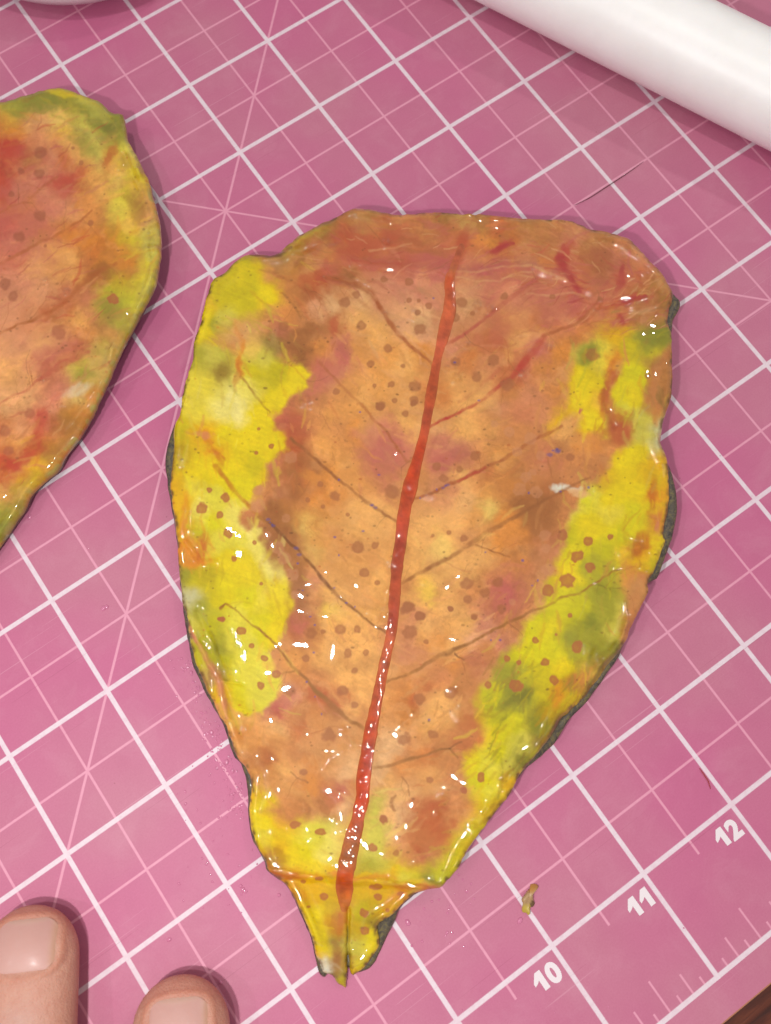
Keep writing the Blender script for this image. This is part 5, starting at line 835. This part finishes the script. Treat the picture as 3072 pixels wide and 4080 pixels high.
# nails
nm = NT('fingernail'); tc = nm.obj(); at = nm.new('ShaderNodeAttribute', attribute_name='paint')
nm.lk(nm.mix(nm.M('MULTIPLY', nm.noise(16, 3, .6, tc), .2), at.outputs['Color'], L(222, 180, 170)), nm.b.inputs['Base Color'])
nm.b.inputs['Roughness'].default_value = 0.55; nm.b.inputs['Coat Weight'].default_value = .12; nm.b.inputs['Coat Roughness'].default_value = .22; nm.b.inputs['Subsurface Weight'].default_value = .15; nm.b.inputs['Subsurface Radius'].default_value = (.1, .05, .04)
nm.lk(nm.bump(nm.noise(12, 3, .6, tc), .25, .008), nm.b.inputs['Normal'])
from mathutils.bvhtree import BVHTree
bv = BVHTree.FromPolygons([tuple(v) for v in co], [tuple(p.vertices) for p in me2.polygons])
for nl in NAILS:
    Vn, Cn, Fn = [], [], []; NU, NV_ = 30, 34
    base_z = {}
    for j in range(NV_ + 1):
        for i in range(NU + 1):
            u = -1 + 2 * i / NU; v = 2 * j / NV_ - 1
            # square to squircle
            m_ = max(abs(u), abs(v), 1e-6); rr = max((abs(u) ** 3.0 + abs(v) ** 3.2) ** (1 / 3.1), 1e-6); k = m_ / rr * 1.035; uu, vv = u * k, v * k
            x = nl[0] + uu * nl[2]; y = nl[1] - (vv + 1) / 2 * nl[3]
            P = HW(x, y, 2.0); hit = bv.ray_cast(Vector(P), Vector((0, 0, -1)))
            z = hit[0].z if hit[0] else .5
            base_z[(i, j)] = z
            Vn.append([P[0], P[1], z, uu, vv])
    Vn = np.array(Vn); uu, vv = Vn[:, 3], Vn[:, 4]
    A = np.stack([np.ones(len(uu)), uu, vv, uu**2, vv**2, uu * vv, uu**4, uu**2 * vv], 1); inn = (np.abs(uu) < .92) & (np.abs(vv) < .92)
    cf = np.linalg.lstsq(A[inn], Vn[inn, 2], rcond=None)[0]; z = A @ cf + .007 - .012 * sm(.9, 1.03, np.maximum(np.abs(uu), np.abs(vv)))
    for j in range(NV_):
        for i in range(NU): a0 = j * (NU + 1) + i; Fn.append((a0, a0 + 1, a0 + NU + 2, a0 + NU + 1))
    colr = np.tile(lin((206, 156, 146)), (len(uu), 1))
    fe = sm(-.72, -.97, vv + .12 * uu**2)[:, None]; colr = colr * (1 - .55 * fe) + lin((212, 178, 154)) * .55 * fe
    ln_ = sm(.45, .9, vv - .25 * uu**2)[:, None] * .35; colr = colr * (1 - ln_) + lin((216, 176, 166)) * ln_
    sdm = sm(.7, 1.0, uu)[:, None] * .4; colr = colr * (1 - sdm) + lin((206, 160, 96)) * sdm
    mesh_obj('fingernail', np.stack([Vn[:, 0], Vn[:, 1], z], 1), Fn, nm.m, person, True, colr)

# ================================================================== small things on the mat
fl = NT('torn_leaf_scrap'); tc = fl.obj(); at = fl.new('ShaderNodeAttribute', attribute_name='paint'); fl.lk(at.outputs['Color'], fl.b.inputs['Base Color']); fl.b.inputs['Roughness'].default_value = .45; fl.b.inputs['Coat Weight'].default_value = .4
ol = [(2112,3525),(2128,3522),(2136,3534),(2130,3548),(2122,3560),(2122,3586),(2126,3600),(2120,3614),(2110,3618),(2110,3640),(2104,3646),(2098,3636),(2088,3634),(2086,3616),(2090,3600),(2084,3582),(2090,3568),(2100,3552),(2110,3540)]
cen = (2106, 3585); ol = [(2106 + (a - 2106) * 1.3, b) for a, b in ol]; Vn, Cn, Fn = [], [], []
ol = smooth_poly(ol, 6, 1.5, 2); N = len(ol)
def sc(x, y): 
    if y < 3552: return (196, 140, 70)
    if x > 2112 and 3590 < y < 3622: return (112, 84, 50)
    if y > 3604: return (196, 170, 66)
    return (186, 150, 104)
for k, (sc_, hh) in enumerate(((1.0, .006), (.97, .03), (.6, .045), (.25, .038))):
    for x, y in ol:
        X_ = cen[0] + (x - cen[0]) * sc_; Y_ = cen[1] + (y - cen[1]) * sc_; zz = hh + (.018 * math.sin(Y_ * .08 + X_ * .05) if k > 0 else 0)
        Vn.append(unp(X_, Y_, max(zz, .004))); Cn.append(lin(sc(X_, Y_)))
for k in range(3):
    for i in range(N): Fn.append((k * N + i, (k + 1) * N + i, (k + 1) * N + (i + 1) % N, k * N + (i + 1) % N))
Vn.append(unp(cen[0], cen[1], .04)); Cn.append(lin(sc(*cen))); Fn += [(3 * N + i, 4 * N, 3 * N + (i + 1) % N) for i in range(N)]
o = mesh_obj('clay_scrap', np.array(Vn), Fn, fl.m, None, True, np.array(Cn)); tag(o, 'tiny torn yellow brown scrap lying on the grid line above the number 10', 'scrap')

dr = NT('clear_glue'); dr.b.inputs['Base Color'].default_value = (*L(216, 130, 164), 1); dr.b.inputs['Roughness'].default_value = .08; dr.b.inputs['Specular IOR Level'].default_value = .6
r = np.random.default_rng(5); bmd = bmesh.new(); spots = []
for _ in range(210):
    t = r.random(); y = 2620 + t * 640; x = np.interp(y, [2600, 2750, 2900, 3000, 3100, 3300], [758, 806, 886, 914, 968, 982]) - abs(r.normal(0, 44)) - 8; spots.append((x, y, r.uniform(1.6, 5)))
for _ in range(40): spots.append((r.uniform(700, 1060), r.uniform(3150, 3640), r.uniform(1.5, 5)))
for _ in range(30): spots.append((r.uniform(1640, 1900), r.uniform(3480, 3780), r.uniform(1.5, 5)))
for _ in range(60): spots.append((r.uniform(300, 3000), r.uniform(1800, 4060), r.uniform(1.2, 3)))
spots += [(959,3530,7),(968,3544,8),(975,3552,6),(1112,3566,7),(1625,3676,9),(412,2424,10),(425,2418,8),(674,3744,7),(879,3914,7),(762,2680,7),(842,2918,8),(904,3034,8),(926,3072,8),(2072,3668,9),(55,2070,7),(118,2061,8),(1860,3552,6)]
for x, y, q in spots:
    P = unp(x, y, 0.0); rad = q / 440
    m4 = Matrix.Translation(Vector(P)) @ Matrix.Rotation(r.uniform(0, 3), 4, 'Z') @ Matrix.Diagonal((rad * r.uniform(1, 1.6), rad, rad * .5, 1))
    bmesh.ops.create_icosphere(bmd, subdivisions=2, radius=1, matrix=m4)
me = bpy.data.meshes.new('glue_droplets'); bmd.to_mesh(me); bmd.free(); me.polygons.foreach_set('use_smooth', [True] * len(me.polygons)); me.materials.append(dr.m)
o = bpy.data.objects.new('glue_droplets', me); C.objects.link(o); tag(o, 'sprinkle of tiny clear glue droplets on the pink mat beside the large leaf', 'glue', kind='stuff')

def strand(name, pts, rad, mat, label, cat):
    P = np.array([unp(x, y, z) for x, y, z in pts]); s = np.linspace(0, len(P) - 1, 40); Q = np.stack([np.interp(s, range(len(P)), P[:, i]) for i in range(3)], 1)
    k = np.ones(5) / 5
    for i in range(3): Q[:, i] = np.convolve(np.pad(Q[:, i], 2, 'edge'), k, 'valid')
    Vn, Fn = [], []
    for j, q in enumerate(Q):
        t = Q[min(j + 1, 39)] - Q[max(j - 1, 0)]; t /= np.linalg.norm(t); sdv = np.cross(t, [0, 0, 1]); sdv /= np.linalg.norm(sdv); up = np.cross(sdv, t); f = math.sin(math.pi * (j + .5) / 40) ** .4
        for k_ in range(6): a = math.pi * 2 * k_ / 6; Vn.append(q + sdv * math.cos(a) * rad * f + up * math.sin(a) * rad * f)
    for j in range(39):
        for k_ in range(6): Fn.append((j * 6 + k_, j * 6 + (k_ + 1) % 6, (j + 1) * 6 + (k_ + 1) % 6, (j + 1) * 6 + k_))
    o = mesh_obj(name, np.array(Vn), Fn, mat); tag(o, label, cat)
hm = NT('dark_hair'); hm.b.inputs['Base Color'].default_value = (*L(96, 40, 52), 1); hm.b.inputs['Roughness'].default_value = .5
strand('fallen_hair', [(2283, 820, .006), (2350, 788, .01), (2420, 742, .012), (2500, 690, .008), (2569, 640, .005)], .0045, hm.m, 'thin dark hair lying along a grid line between the large leaf and the white tube', 'hair')
h2 = NT('rusty_fibre'); h2.b.inputs['Base Color'].default_value = (*L(170, 62, 60), 1)
strand('loose_fibre', [(2786, 3060, .006), (2804, 3085, .01), (2822, 3112, .01), (2832, 3146, .005)], .0055, h2.m, 'short curved reddish fibre on the mat above the number 12', 'fibre')
